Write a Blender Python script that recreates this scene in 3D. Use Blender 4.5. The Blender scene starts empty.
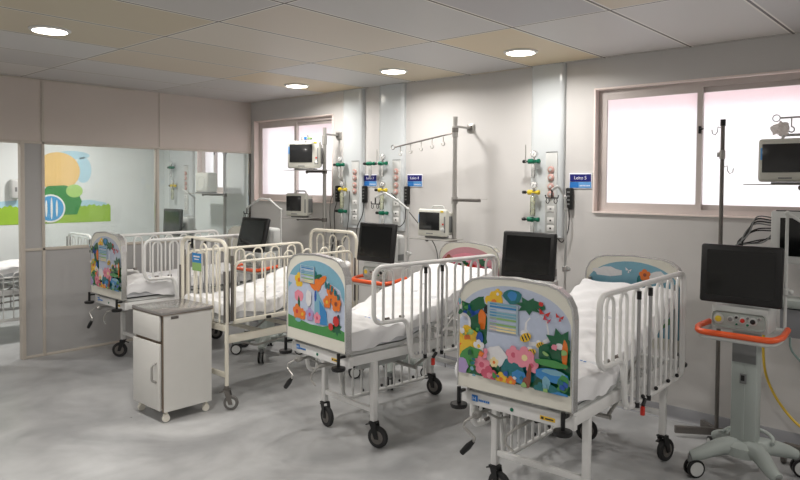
import bpy, bmesh, math, random
from mathutils import Vector, Matrix
PI = math.pi
S = bpy.context.scene
COL = S.collection
V = Vector

# ------------------------------------------------------------------ materials
def srgb(c):
    return tuple(((v/255)/12.92 if v/255 <= .04045 else ((v/255+.055)/1.055)**2.4) for v in c) + (1,)
MATS = {}
def mat(name, rgb, rough=.5, metal=0., var=.06, scale=12., coat=0., bump=0., alpha=None, emis=None, estr=0.):
    if name in MATS: return MATS[name]
    m = bpy.data.materials.new(name); m.use_nodes = True
    nt = m.node_tree; b = nt.nodes['Principled BSDF']; L = nt.links
    c = srgb(rgb)
    tc = nt.nodes.new('ShaderNodeTexCoord'); no = nt.nodes.new('ShaderNodeTexNoise')
    no.inputs['Scale'].default_value = scale; no.inputs['Detail'].default_value = 3
    L.new(tc.outputs['Object'], no.inputs['Vector'])
    mx = nt.nodes.new('ShaderNodeMix'); mx.data_type = 'RGBA'
    mx.inputs[6].default_value = tuple(max(0, v*(1-var)) for v in c[:3]) + (1,)
    mx.inputs[7].default_value = tuple(min(1, v*(1+var)) for v in c[:3]) + (1,)
    L.new(no.outputs['Fac'], mx.inputs[0]); L.new(mx.outputs[2], b.inputs['Base Color'])
    b.inputs['Roughness'].default_value = rough; b.inputs['Metallic'].default_value = metal
    if coat: b.inputs['Coat Weight'].default_value = coat; b.inputs['Coat Roughness'].default_value = .1
    if bump:
        bp = nt.nodes.new('ShaderNodeBump'); bp.inputs['Strength'].default_value = bump; bp.inputs['Distance'].default_value = .01
        L.new(no.outputs['Fac'], bp.inputs['Height']); L.new(bp.outputs['Normal'], b.inputs['Normal'])
    if alpha is not None:
        b.inputs['Alpha'].default_value = alpha
    if emis:
        b.inputs['Emission Color'].default_value = srgb(emis); b.inputs['Emission Strength'].default_value = estr
    MATS[name] = m
    return m

WALL = mat('wall_paint', (208, 206, 204), .55, var=.03, scale=2.5, bump=.02)
CREAM = mat('cream_enamel', (226, 221, 206), .35, var=.04, coat=.3)
WHITE = mat('white_enamel', (226, 226, 224), .35, var=.04, coat=.3)
ROOM2 = mat('white_room_paint', (226, 231, 230), .55, var=.02, scale=3)
PANELU = mat('beige_laminate', (204, 194, 186), .5, var=.04, scale=3)
PANELL = mat('grey_laminate', (174, 173, 172), .5, var=.05, scale=3)
PROF = mat('beige_aluminium_profile', (196, 188, 177), .4, var=.04)
ALU = mat('window_aluminium', (205, 196, 192), .4, 0., var=.05)
REVEAL = mat('window_reveal_paint', (246, 232, 226), .6, var=.03)
BASEB = mat('grey_base_cove', (138, 139, 143), .45, var=.06, scale=4)
STEEL = mat('brushed_steel', (176, 174, 170), .32, .6, var=.08, scale=30)
DSTEEL = mat('dull_steel', (120, 116, 112), .4, .7, var=.1, scale=20)
RING = mat('outlet_ring', (196, 156, 148), .4)
CHROME = mat('chrome', (216, 216, 216), .22, .8, var=.04)
BLACK = mat('black_plastic', (14, 14, 15), .4, var=.1)
SCREEN = mat('dark_glass_screen', (12, 14, 14), .16, var=.1)
GSCREEN = mat('dark_grey_screen', (38, 39, 40), .2, var=.08, coat=.3)
RUBBER = mat('black_rubber', (34, 34, 35), .7, var=.15)
GTYRE = mat('grey_rubber', (105, 103, 100), .6, var=.1)
GPLAST = mat('grey_plastic', (120, 122, 122), .45, var=.05)
LPLAST = mat('pale_grey_plastic', (198, 200, 198), .4, var=.03)
MPLAST = mat('off_white_plastic', (205, 205, 196), .4, var=.03)
VBODY = mat('ventilator_grey_green', (170, 178, 174), .4, var=.03)
ORANGE = mat('orange_plastic', (232, 92, 40), .35, var=.05, coat=.3)
SHEET = mat('white_cotton', (232, 232, 233), .85, var=.03, scale=9, bump=.25)
MATTR = mat('grey_vinyl_mattress', (196, 198, 202), .5, var=.05)
CABW = mat('cabinet_white_laminate', (214, 213, 208), .35, var=.03, coat=.2)
CABTOP = mat('cabinet_top_steel', (176, 173, 170), .18, .6, var=.1, scale=8)
EDGE = mat('brown_edge_band', (112, 98, 84), .5)
GREEN = mat('green_anodised', (20, 112, 84), .3, .3)
YELLOW = mat('yellow_anodised', (226, 200, 60), .35, .1)
BLUE = mat('blue_vinyl', (38, 118, 196), .4)
NAVY = mat('navy_vinyl', (24, 28, 112), .4)
SKYB = mat('light_blue_vinyl', (98, 160, 220), .4)
RED = mat('red_plastic', (205, 48, 34), .4)
DUCT = mat('pale_blue_acrylic', (206, 211, 213), .16, var=.02, coat=.3)
HOSEY = mat('yellow_hose', (226, 190, 64), .4)
HOSEG = mat('grey_green_hose', (120, 140, 136), .4)
def clearmat(name, rgb, a):
    m = bpy.data.materials.new(name); m.use_nodes = True; nt = m.node_tree; nt.nodes.clear()
    o = nt.nodes.new('ShaderNodeOutputMaterial'); t = nt.nodes.new('ShaderNodeBsdfTransparent'); g = nt.nodes.new('ShaderNodeBsdfGlossy')
    d = nt.nodes.new('ShaderNodeBsdfDiffuse'); lw = nt.nodes.new('ShaderNodeFresnel'); lw.inputs[0].default_value = 1.45
    g.inputs['Roughness'].default_value = .02; d.inputs['Color'].default_value = srgb(rgb); t.inputs['Color'].default_value = (.97, .985, .98, 1)
    m1 = nt.nodes.new('ShaderNodeMixShader'); m1.inputs[0].default_value = a
    no = nt.nodes.new('ShaderNodeTexNoise'); no.inputs['Scale'].default_value = 3
    mt = nt.nodes.new('ShaderNodeMath'); mt.operation = 'MULTIPLY'; mt.inputs[1].default_value = 2*a
    nt.links.new(no.outputs['Fac'], mt.inputs[0]); nt.links.new(mt.outputs[0], m1.inputs[0])
    nt.links.new(t.outputs[0], m1.inputs[1]); nt.links.new(d.outputs[0], m1.inputs[2])
    m2 = nt.nodes.new('ShaderNodeMixShader'); nt.links.new(lw.outputs[0], m2.inputs[0])
    nt.links.new(m1.outputs[0], m2.inputs[1]); nt.links.new(g.outputs[0], m2.inputs[2]); nt.links.new(m2.outputs[0], o.inputs[0])
    return m
GLASS = clearmat('clear_glass', (220, 235, 235), .06)
CLEARP = clearmat('clear_plastic', (225, 228, 190), .35)
CLEARW = clearmat('clear_film', (235, 235, 232), .45)
def frosted():
    m = bpy.data.materials.new('frosted_glass'); m.use_nodes = True; nt = m.node_tree; nt.nodes.clear()
    o = nt.nodes.new('ShaderNodeOutputMaterial'); t = nt.nodes.new('ShaderNodeBsdfTranslucent'); g = nt.nodes.new('ShaderNodeBsdfGlossy')
    no = nt.nodes.new('ShaderNodeTexNoise'); no.inputs['Scale'].default_value = 60
    cr = nt.nodes.new('ShaderNodeMix'); cr.data_type = 'RGBA'; cr.inputs[6].default_value = (.86, .86, .86, 1); cr.inputs[7].default_value = (.94, .94, .94, 1)
    nt.links.new(no.outputs['Fac'], cr.inputs[0]); nt.links.new(cr.outputs[2], t.inputs['Color'])
    g.inputs['Roughness'].default_value = .35; mx = nt.nodes.new('ShaderNodeMixShader'); mx.inputs[0].default_value = .06
    rf = nt.nodes.new('ShaderNodeBsdfRefraction'); rf.inputs['Roughness'].default_value = .35; rf.inputs['IOR'].default_value = 1.25; rf.inputs['Color'].default_value = (.95, .95, .95, 1)
    m2 = nt.nodes.new('ShaderNodeMixShader'); m2.inputs[0].default_value = .6; nt.links.new(t.outputs[0], m2.inputs[1]); nt.links.new(rf.outputs[0], m2.inputs[2])
    nt.links.new(m2.outputs[0], mx.inputs[1]); nt.links.new(g.outputs[0], mx.inputs[2]); nt.links.new(mx.outputs[0], o.inputs[0])
    return m
FROST = frosted()

def node_mat(name):
    m = bpy.data.materials.new(name); m.use_nodes = True
    return m, m.node_tree, m.node_tree.nodes['Principled BSDF']
def floor_mat():
    m, nt, b = node_mat('grey_epoxy_floor'); L = nt.links
    tc = nt.nodes.new('ShaderNodeTexCoord')
    n1 = nt.nodes.new('ShaderNodeTexNoise'); n1.inputs['Scale'].default_value = 1.6; n1.inputs['Detail'].default_value = 5; n1.inputs['Distortion'].default_value = .8
    n2 = nt.nodes.new('ShaderNodeTexNoise'); n2.inputs['Scale'].default_value = 9; n2.inputs['Detail'].default_value = 6
    L.new(tc.outputs['Object'], n1.inputs[0]); L.new(tc.outputs['Object'], n2.inputs[0])
    r = nt.nodes.new('ShaderNodeValToRGB'); r.color_ramp.elements[0].position = .35; r.color_ramp.elements[0].color = srgb((150, 151, 152))
    r.color_ramp.elements[1].position = .68; r.color_ramp.elements[1].color = srgb((186, 187, 187))
    L.new(n1.outputs['Fac'], r.inputs[0])
    mx = nt.nodes.new('ShaderNodeMix'); mx.data_type = 'RGBA'; mx.blend_type = 'MULTIPLY'; mx.inputs[0].default_value = .35
    L.new(r.outputs[0], mx.inputs[6])
    r2 = nt.nodes.new('ShaderNodeValToRGB'); r2.color_ramp.elements[0].position = .3; r2.color_ramp.elements[0].color = (.72, .72, .72, 1); r2.color_ramp.elements[1].position = .6
    L.new(n2.outputs['Fac'], r2.inputs[0]); L.new(r2.outputs[0], mx.inputs[7]); L.new(mx.outputs[2], b.inputs['Base Color'])
    rr = nt.nodes.new('ShaderNodeMapRange'); rr.inputs['To Min'].default_value = .22; rr.inputs['To Max'].default_value = .42
    L.new(n2.outputs['Fac'], rr.inputs[0]); L.new(rr.outputs[0], b.inputs['Roughness'])
    return m
def ceiling_mat():
    # square lay-in tiles: 0.605 m pitch along the wall, 1.21 m pitch away from it
    m, nt, b = node_mat('ceiling_tiles'); L = nt.links
    tc = nt.nodes.new('ShaderNodeTexCoord'); sp = nt.nodes.new('ShaderNodeSeparateXYZ'); L.new(tc.outputs['Object'], sp.inputs[0])
    def M(op, a, bb=None):
        n = nt.nodes.new('ShaderNodeMath'); n.operation = op
        for i, v in enumerate((a, bb)):
            if v is None: continue
            if isinstance(v, (int, float)): n.inputs[i].default_value = v
            else: L.new(v, n.inputs[i])
        return n.outputs[0]
    def grid(s, off, pitch, w):
        u = M('DIVIDE', M('SUBTRACT', s, off), pitch); fl = M('FLOOR', u); fr = M('SUBTRACT', u, fl)
        d = M('MULTIPLY', M('MINIMUM', fr, M('SUBTRACT', 1., fr)), pitch)
        return fl, M('LESS_THAN', d, w), M('LESS_THAN', d, w*2.4)
    fx, lx, wx = grid(sp.outputs[0], .1, .605, .0075)
    fy, ly, wy = grid(sp.outputs[1], -.04, 1.21, .006)
    cmb = nt.nodes.new('ShaderNodeCombineXYZ'); L.new(fx, cmb.inputs[0]); L.new(fy, cmb.inputs[1])
    wn = nt.nodes.new('ShaderNodeTexWhiteNoise'); wn.noise_dimensions = '2D'; L.new(cmb.outputs[0], wn.inputs['Vector'])
    r = nt.nodes.new('ShaderNodeValToRGB'); r.color_ramp.interpolation = 'CONSTANT'
    r.color_ramp.elements[0].color = srgb((200, 198, 196)); r.color_ramp.elements[1].position = .36; r.color_ramp.elements[1].color = srgb((192, 189, 186))
    e = r.color_ramp.elements.new(.62); e.color = srgb((206, 202, 197))
    e = r.color_ramp.elements.new(.86); e.color = srgb((206, 194, 172))
    L.new(wn.outputs['Value'], r.inputs[0])
    last = r.outputs[0]
    def is_(s_, v): return M('LESS_THAN', M('ABSOLUTE', M('SUBTRACT', s_, v)), .5)
    for (cx, cy, colr) in ((6, -1, (214, 198, 168)), (4, -3, (196, 184, 160)), (3, -3, (198, 186, 164)), (5, -2, (206, 196, 182)), (4, -2, (206, 198, 186)), (3, -2, (200, 190, 174)), (2, -2, (202, 190, 172)), (7, -1, (206, 203, 200)), (5, -1, (200, 198, 197)), (2, -1, (206, 188, 158)), (7, -2, (186, 184, 186))):  # tiles' own tints, with warm bounced light painted into some of them
        mm = nt.nodes.new('ShaderNodeMix'); mm.data_type = 'RGBA'; L.new(M('MULTIPLY', is_(fx, cx), is_(fy, cy)), mm.inputs[0]); L.new(last, mm.inputs[6]); mm.inputs[7].default_value = srgb(colr); last = mm.outputs[2]
    mw = nt.nodes.new('ShaderNodeMix'); mw.data_type = 'RGBA'; L.new(M('MAXIMUM', wx, wy), mw.inputs[0]); L.new(last, mw.inputs[6]); mw.inputs[7].default_value = srgb((232, 228, 220))  # pale T-bar edge, its white highlight painted into the colour
    ml = nt.nodes.new('ShaderNodeMix'); ml.data_type = 'RGBA'; L.new(M('MAXIMUM', lx, ly), ml.inputs[0]); L.new(mw.outputs[2], ml.inputs[6]); ml.inputs[7].default_value = srgb((84, 74, 68))
    L.new(ml.outputs[2], b.inputs['Base Color']); b.inputs['Roughness'].default_value = .45
    return m

# ------------------------------------------------------------------ mesh builder
def rnd(pts, r, n=5, closed=False):
    pts = [V(p) for p in pts]; out = []; N = len(pts)
    for i, p in enumerate(pts):
        if not closed and i in (0, N-1): out.append(p); continue
        a = pts[i-1]-p; b = pts[(i+1) % N]-p; la, lb = a.length, b.length; a.normalize(); b.normalize()
        ang = a.angle(b)
        if ang > PI-.05: out.append(p); continue
        d = min(r/math.tan(ang/2), la*.49, lb*.49); p0 = p+a*d; p1 = p+b*d
        for k in range(n+1):
            t = k/n; out.append(p0*(1-t)**2 + p*2*t*(1-t) + p1*t*t)
    return out
def curve(pts, n=6):       # Catmull-Rom
    P = [V(p) for p in pts]; P = [P[0]*2-P[1]]+P+[P[-1]*2-P[-2]]; out = []
    for i in range(1, len(P)-2):
        for k in range(n):
            t = k/n; a, b, c, d = P[i-1:i+3]
            out.append(.5*((2*b)+(c-a)*t+(2*a-5*b+4*c-d)*t*t+(3*b-a-3*c+d)*t**3))
    out.append(P[-2]); return out
class MB:
    def __init__(s, m=None): s.bm = bmesh.new(); s.mats = []; s.cur = 0; s.T = Matrix.Identity(4); s.mat(m or WHITE)
    def mat(s, m):
        if m not in s.mats: s.mats.append(m)
        s.cur = s.mats.index(m); return s
    def _in(s, tmp, smooth):
        for f in tmp.faces: f.material_index = s.cur; f.smooth = smooth
        tmp.transform(s.T)
        me = bpy.data.meshes.new('t'); tmp.to_mesh(me); tmp.free(); s.bm.from_mesh(me); bpy.data.meshes.remove(me); return s
    def box(s, c, d, rot=(0, 0, 0), bev=0., seg=2):
        t = bmesh.new(); bmesh.ops.create_cube(t, size=1)
        bmesh.ops.scale(t, vec=d, verts=t.verts)
        if bev: bmesh.ops.bevel(t, geom=t.edges[:], offset=bev, segments=seg, profile=.5, affect='EDGES')
        from mathutils import Euler
        t.transform(Matrix.Translation(c) @ Euler(rot).to_matrix().to_4x4()); return s._in(t, False)
    def tube(s, pts, r, seg=8, closed=False, flat=None):
        pts = [V(p) for p in pts]; t = bmesh.new(); N = len(pts); rings = []
        nrm = None
        for i, p in enumerate(pts):
            if closed: d = pts[(i+1) % N]-pts[i-1]
            else: d = pts[min(i+1, N-1)]-pts[max(i-1, 0)]
            if d.length < 1e-9: d = V((0, 0, 1))
            d.normalize()
            if nrm is None: nrm = d.orthogonal().normalized() if abs(d.z) > .9 or flat is None else V((0, 0, 1)).cross(d).normalized()
            nrm = (nrm - d*nrm.dot(d));
            if nrm.length < 1e-6: nrm = d.orthogonal()
            nrm.normalize(); bn = d.cross(nrm)
            rr = r[i] if isinstance(r, (list, tuple)) else r
            rings.append([t.verts.new(p + (nrm*math.cos(2*PI*k/seg)+bn*math.sin(2*PI*k/seg))*rr) for k in range(seg)])
        for i in range(N if closed else N-1):
            A, B = rings[i], rings[(i+1) % N]
            for k in range(seg): t.faces.new((A[k], A[(k+1) % seg], B[(k+1) % seg], B[k]))
        if not closed:
            t.faces.new(rings[0][::-1]); t.faces.new(rings[-1])
        bmesh.ops.recalc_face_normals(t, faces=t.faces)
        return s._in(t, True)
    def cyl(s, a, b, r, r2=None, seg=14):
        return s.tube([a, b], [r, r if r2 is None else r2], seg)._flatcaps()
    def _flatcaps(s): return s
    def lathe(s, prof, c, ax='z', seg=20):
        t = bmesh.new(); rings = []
        for (r, h) in prof:
            ring = []
            for k in range(seg):
                a = 2*PI*k/seg; u, w = r*math.cos(a), r*math.sin(a)
                p = {'z': (u, w, h), 'x': (h, u, w), 'y': (w, h, u)}[ax]
                ring.append(t.verts.new(V(c)+V(p)))
            rings.append(ring)
        for A, B in zip(rings, rings[1:]):
            for k in range(seg): t.faces.new((A[k], A[(k+1) % seg], B[(k+1) % seg], B[k]))
        t.faces.new(rings[0][::-1]); t.faces.new(rings[-1]); bmesh.ops.recalc_face_normals(t, faces=t.faces)
        return s._in(t, False if seg < 8 else True)
    def ball(s, c, r, sc=(1, 1, 1)):
        t = bmesh.new(); bmesh.ops.create_uvsphere(t, u_segments=12, v_segments=8, radius=r)
        t.transform(Matrix.Translation(c) @ Matrix.Diagonal((*sc, 1))); return s._in(t, True)
    def prism(s, pts, off, smooth=False):      # pts: 3d outline, off: extrusion vector
        t = bmesh.new(); a = [t.verts.new(V(p)) for p in pts]; b = [t.verts.new(V(p)+V(off)) for p in pts]
        t.faces.new(a); t.faces.new(b[::-1]); n = len(a)
        for i in range(n): t.faces.new((a[i], b[i], b[(i+1) % n], a[(i+1) % n]))
        bmesh.ops.recalc_face_normals(t, faces=t.faces); return s._in(t, smooth)
    def grid(s, P, smooth=True):               # P[i][j] points
        t = bmesh.new(); G = [[t.verts.new(V(p)) for p in row] for row in P]
        for i in range(len(G)-1):
            for j in range(len(G[0])-1): t.faces.new((G[i][j], G[i+1][j], G[i+1][j+1], G[i][j+1]))
        return s._in(t, smooth)
    def solid(s, f, nu, nv, smooth=True):
        """closed skin from f(u,v,side) side 0 top 1 bottom"""
        t = bmesh.new(); A = [[t.verts.new(V(f(i/nu, j/nv, 0))) for j in range(nv+1)] for i in range(nu+1)]
        B = [[t.verts.new(V(f(i/nu, j/nv, 1))) for j in range(nv+1)] for i in range(nu+1)]
        for i in range(nu):
            for j in range(nv):
                t.faces.new((A[i][j], A[i+1][j], A[i+1][j+1], A[i][j+1])); t.faces.new((B[i][j], B[i][j+1], B[i+1][j+1], B[i+1][j]))
        for i in range(nu):
            t.faces.new((A[i][0], B[i][0], B[i+1][0], A[i+1][0])); t.faces.new((A[i][nv], A[i+1][nv], B[i+1][nv], B[i][nv]))
        for j in range(nv):
            t.faces.new((A[0][j], A[0][j+1], B[0][j+1], B[0][j])); t.faces.new((A[nu][j], B[nu][j], B[nu][j+1], A[nu][j+1]))
        bmesh.ops.recalc_face_normals(t, faces=t.faces); return s._in(t, smooth)
    def build(s, name, parent=None, label=None):
        me = bpy.data.meshes.new(name); s.bm.to_mesh(me); s.bm.free()
        for m in s.mats: me.materials.append(m)
        try: me.set_sharp_from_angle(angle=math.radians(40))
        except Exception: pass
        o = bpy.data.objects.new(name, me); COL.objects.link(o)
        if parent: o.parent = parent
        if label: o['label'] = label
        return o
def tag(o, label, cat, group=None):
    o['label'] = label; o['category'] = cat
    if group: o['group'] = group
    return o
def thing(name, loc, label, cat, group=None, rz=0.):
    o = bpy.data.objects.new(name, None); COL.objects.link(o); o.location = loc; o.rotation_euler = (0, 0, rz)
    o.empty_display_size = .1
    return tag(o, label, cat, group)
def struct(o): o['kind'] = 'structure'; return o
def dup(root, loc, label, rz=None, group=None):
    def cp(o, par):
        c = o.copy(); COL.objects.link(c)
        if par: c.parent = par
        for ch in KIDS.get(o.name, []): cp(ch, c)
        return c
    KIDS = {}
    for o in list(COL.objects):
        if o.parent: KIDS.setdefault(o.parent.name, []).append(o)
    r = cp(root, None); r.location = loc; r['label'] = label
    if rz is not None: r.rotation_euler = (0, 0, rz)
    if group: r['group'] = group
    return r

# ------------------------------------------------------------------ room
H = 2.53; XR = 9.2; YF = -7.2; XL = -2.0
b = MB(floor_mat()); b.box(((XL+XR)/2, YF/2, -.05), (XR-XL+.4, -YF+.4, .1)); struct(b.build('floor'))
b = MB(ceiling_mat()); b.box(((XL+XR)/2, YF/2, H+.03), (XR-XL+.4, -YF+.4, .06)); struct(b.build('ceiling'))
# back wall with three window holes
W1 = (.06, 1.405, 1.40, 2.315); W2 = (4.255, 5.70, 1.40, 2.315); W3 = (-1.15, -.56, 1.47, 2.315)
b = MB(WALL); TH = .2
def wallbox(x0, x1, z0, z1): b.box(((x0+x1)/2, TH/2, (z0+z1)/2), (x1-x0, TH, z1-z0))
b.mat(ROOM2)
wallbox(XL-.1, W3[0], 0, H); wallbox(W3[0], W3[1], 0, W3[2]); wallbox(W3[0], W3[1], W3[3], H); wallbox(W3[1], 0, 0, H)
b.mat(WALL)
wallbox(0, W1[0], 0, H); wallbox(W1[0], W1[1], 0, W1[2]); wallbox(W1[0], W1[1], W1[3], H)
wallbox(W1[1], W2[0], 0, H); wallbox(W2[0], W2[1], 0, W2[2]); wallbox(W2[0], W2[1], W2[3], H); wallbox(W2[1], XR+.1, 0, H)
struct(b.build('wall_back'))
b = MB(WALL); b.box((XR+.05, YF/2, H/2), (.1, -YF, H)); struct(b.build('wall_right'))
b = MB(WALL); b.box(((XL+XR)/2, YF-.05, H/2), (XR-XL+.2, .1, H)); struct(b.build('wall_front'))
b = MB(ROOM2); b.box((XL-.05, YF/2, H/2), (.1, -YF, H)); struct(b.build('wall_far'))
# coved base along the back wall
b = MB(BASEB)
prof = [(0, 0), (-.035, 0), (-.02, .008), (-.010, .03), (-.006, .085), (0, .092)]
b.prism([(.03, y, z) for y, z in prof], (XR-.03, 0, 0)); struct(b.build('baseboard_back'))
b = MB(BASEB); b.prism([(-2.0, y, z) for y, z in prof], (1.96, 0, 0)); struct(b.build('baseboard_far'))
def window(n, W, mid, label_name):
    x0, x1, z0, z1 = W
    root = MB(REVEAL)
    # thin painted reveal lining and sill
    root.box((x0+.006, .05, (z0+z1)/2), (.012, .116, z1-z0)); root.box((x1-.006, .05, (z0+z1)/2), (.012, .116, z1-z0))
    root.box(((x0+x1)/2, .05, z1-.006), (x1-x0-.024, .112, .012)); root.box(((x0+x1)/2, .046, z0+.005), (x1-x0-.024, .122, .012))
    w = struct(root.build('window_%d' % n))
    f = MB(ALU); y = .075; d = .05; t = .028
    X0, X1, Z0, Z1 = x0+.012, x1-.012, z0+.012, z1-.012
    f.box((X0+t/2, y, (Z0+Z1)/2), (t, d, Z1-Z0)); f.box((X1-t/2, y, (Z0+Z1)/2), (t, d, Z1-Z0))
    f.box(((X0+X1)/2, y, Z1-t/2-.004), (X1-X0-2*t, d-.002, t+.008)); f.box(((X0+X1)/2, y, Z0+t/2), (X1-X0-2*t, d-.002, t))
    f.build('window_frame', w)
    for k, (a, c, yy) in enumerate(((X0+t, mid+.02, .063), (mid-.02, X1-t, .087))):
        s = MB(ALU); q = .036; A, B = Z0+t, Z1-t-.008
        s.box((a+q/2, yy, (A+B)/2), (q, .022, B-A)); s.box((c-q/2, yy, (A+B)/2), (q, .022, B-A))
        s.box(((a+c)/2, yy, A+q/2), (c-a-2*q, .020, q)); s.box(((a+c)/2, yy, B-q/2), (c-a-2*q, .020, q))
        so = s.build('sash', w)
        g = MB(FROST); g.box(((a+c)/2, yy, (A+B)/2), (c-a-2*q+.006, .006, B-A-2*q+.006)); g.build('pane', so)
    l = MB(BLACK); l.box((mid+.004, .05, 1.98), (.016, .014, .05), bev=.003); l.cyl((mid+.004, .05, 1.985), (mid+.03, .035, 1.985), .006); l.build('latch', w)
window(1, W1, .735, '')
window(2, W2, 4.985, '')
window(3, W3, -.855, '')
# unseen pink canopies, added outside to shade and tint the window tops
b = MB(mat('added_canopy_pink', (206, 128, 134), .7)); b.box((.8, 1.0, 2.36), (3.8, 1.6, .05)); b.box((5.2, 1.0, 2.36), (3.4, 1.6, .05)); struct(b.build('trim_9'))

# partition (x = 0): panels, profiles, glazed bay
b = MB(PANELU)
def pbox(y0, y1, z0, z1, t=.036): b.box((-.02, (y0+y1)/2, (z0+z1)/2), (t, abs(y1-y0), z1-z0))
ZB, ZT = .985, 1.955
pbox(YF, 0, ZT, H)
b.mat(PANELL); pbox(-2.45, -.0, 0, ZB); pbox(-2.45, -2.28, ZB, ZT)
pbox(YF, -2.76, 0, ZT)
struct(b.build('wall_left'))
n = 0
def trim(c, d, m=PROF):
    global n; n += 1
    q = MB(m); q.box(c, d, bev=.003); struct(q.build('trim_%d' % (n if n < 9 else n+1)))
trim((-.02, -2.28, H/2), (.056, .026, H)); trim((-.02, -2.455, ZT/2), (.07, .034, ZT)); trim((-.02, -2.765, ZT/2), (.07, .03, ZT))
trim((-.02, -1.165, (ZT+ZB)/2), (.056, .03, ZT-ZB)); trim((-.02, -1.14, (ZT+H)/2), (.05, .014, H-ZT)); trim((-.02, -.010, ZT/2), (.04, .012, ZT), DSTEEL)
trim((-.02, (YF)/2-.0, ZT), (.056, -YF, .024)); trim((-.02, -1.235, ZB), (.056, 2.44, .026)); trim((-.02, -1.23, .012), (.048, 2.42, .024))
trim((.0, -2.5, H-.008), (.02, 2.2, .014))
b = MB(GLASS); b.box((-.02, -1.725, (ZB+ZT)/2), (.006, 1.08, ZT-ZB-.03)); b.box((-.02, -.587, (ZB+ZT)/2), (.006, 1.13, ZT-ZB-.03)); struct(b.build('window_4'))

# ------------------------------------------------------------------ ceiling downlights
LENS = mat('downlight_lens', (255, 250, 240), .3, emis=(255, 246, 232), estr=14)
TRIM = mat('downlight_trim', (225, 225, 222), .4)
def downlight(x, y, label, power=22, seen=True, first=[None]):
    t = thing('ceiling_downlight', (x, y, H), label, 'ceiling light', 'round downlights in the tiled ceiling')
    q = MB(TRIM); q.lathe([(.118, 0), (.118, -.006), (.106, -.014), (.098, -.014), (.098, -.004), (.05, -.003)], (0, 0, 0), seg=32); q.build('trim_ring', t)
    q = MB(LENS); q.lathe([(.094, -.005), (.094, -.009), (.07, -.013), (.01, -.015)], (0, 0, 0), seg=32); q.build('lens', t)
    l = bpy.data.lights.new('downlight_lamp', 'AREA'); l.shape = 'DISK'; l.size = .19; l.energy = power; l.color = (1., .962, .925); l.spread = math.radians(165)
    lo = bpy.data.objects.new('lamp', l); COL.objects.link(lo); lo.parent = t; lo.location = (0, 0, -.02)
P = 11.5
downlight(2.16, -3.02, 'round recessed downlight at the far left of the ceiling, nearest the viewer', P)
downlight(1.52, -.57, 'small round downlight in the ceiling near the far window', P*.85)
downlight(2.78, -.59, 'round downlight in the ceiling above the two pale wall ducts', P*.85)
downlight(3.99, -.60, 'round downlight in the ceiling just left of the single pale wall duct', P*.85)
for (x, y, k) in ((3.42, -3.05, 1.2), (7.6, -.8, 1.2), (6.6, -3.05, 1.), (7.4, -5.2, 1.4), (4.0, -5.4, 1.4), (1.2, -5.4, 1.4), (-.95, -1.4, 1.7), (-.95, -3.4, 1.2)):
    downlight(x, y, 'round downlight in the ceiling outside the view', P*k)

# ------------------------------------------------------------------ printed boards for the cots
A = {k: mat('print_'+k, v, .25, var=.08, scale=40, coat=.5) for k, v in dict(
    sky=(186, 196, 216), sky2=(120, 170, 190), skyp=(200, 140, 150), blue=(38, 84, 168), teal=(26, 110, 116), dgreen=(18, 92, 58), green=(66, 140, 70), lgreen=(140, 180, 110),
    yellow=(228, 186, 50), orange=(222, 116, 40), red=(196, 48, 44), pink=(226, 138, 156), rose=(200, 84, 110), white=(222, 222, 224), lilac=(170, 150, 196),
    brown=(140, 72, 48), cream=(232, 214, 160), pond=(52, 130, 190), black=(24, 24, 28)).items()}
BOARD = mat('board_cream_laminate', (222, 220, 208), .3, var=.02, coat=.4)
class Art:
    def __init__(s, mb, y): s.b = mb; s.y = y; s.k = 0
    def poly(s, pts, c):
        hw_ = HW-.013; pts = [(max(-hw_, min(hw_, u)), max(.69, z)) for u, z in pts]; s.k += 1; yy = s.y-.0003-.00012*s.k
        s.b.mat(A[c]); s.b.prism([(u, yy, z) for u, z in pts], (0, .0012, 0))
    def blob(s, u, z, ru, rz, c, wob=.12, n=14, seed=1, rot=0.):
        R = random.Random(seed+int(u*1000)); pts = []
        for i in range(n):
            a = 2*PI*i/n; k = 1+wob*(R.random()*2-1); p, q = ru*k*math.cos(a), rz*k*math.sin(a)
            pts.append((u+p*math.cos(rot)-q*math.sin(rot), z+p*math.sin(rot)+q*math.cos(rot)))
        s.poly(pts, c)
    def star(s, u, z, r, c, n=7, inner=.5, sz=1.):
        s.poly([(u+r*(1 if i % 2 == 0 else inner)*math.cos(PI*i/n+.3), z+sz*r*(1 if i % 2 == 0 else inner)*math.sin(PI*i/n+.3)) for i in range(2*n)], c)
    def flower(s, u, z, r, c, cc='yellow'):
        for i in range(5):
            a = 2*PI*i/5+.4; s.blob(u+.6*r*math.cos(a), z+.6*r*math.sin(a), .48*r, .48*r, c, .05, 9)
        s.blob(u, z, .32*r, .32*r, cc, .05, 9)
    def bee(s, u, z, r):
        s.blob(u-.3*r, z+.6*r, .6*r, .5*r, 'white', .05, 9); s.blob(u, z, r, .66*r, 'yellow', .04, 12, rot=.5)
        for k in (-.45, .05, .5): s.blob(u+k*r, z+k*r*.5, .12*r, .55*r, 'black', .02, 8, rot=.5)
    def butterfly(s, u, z, r, c):
        s.poly([(u, z), (u-r, z+.9*r), (u-.9*r, z-.1*r)], c); s.poly([(u, z), (u+r, z+.5*r), (u+.6*r, z-.4*r)], c); s.poly([(u, z), (u-.3*r, z-.9*r), (u+.3*r, z-.8*r)], c)
def arch_pts(hw, z0, zs, zt, n=18):
    return [(-hw, z0), (hw, z0)] + [(hw*math.cos(PI*i/n), zs+(zt-zs)*math.sin(PI*i/n)) for i in range(n+1)]
HW = .305; BZ0, BZ1 = .62, 1.172
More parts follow.
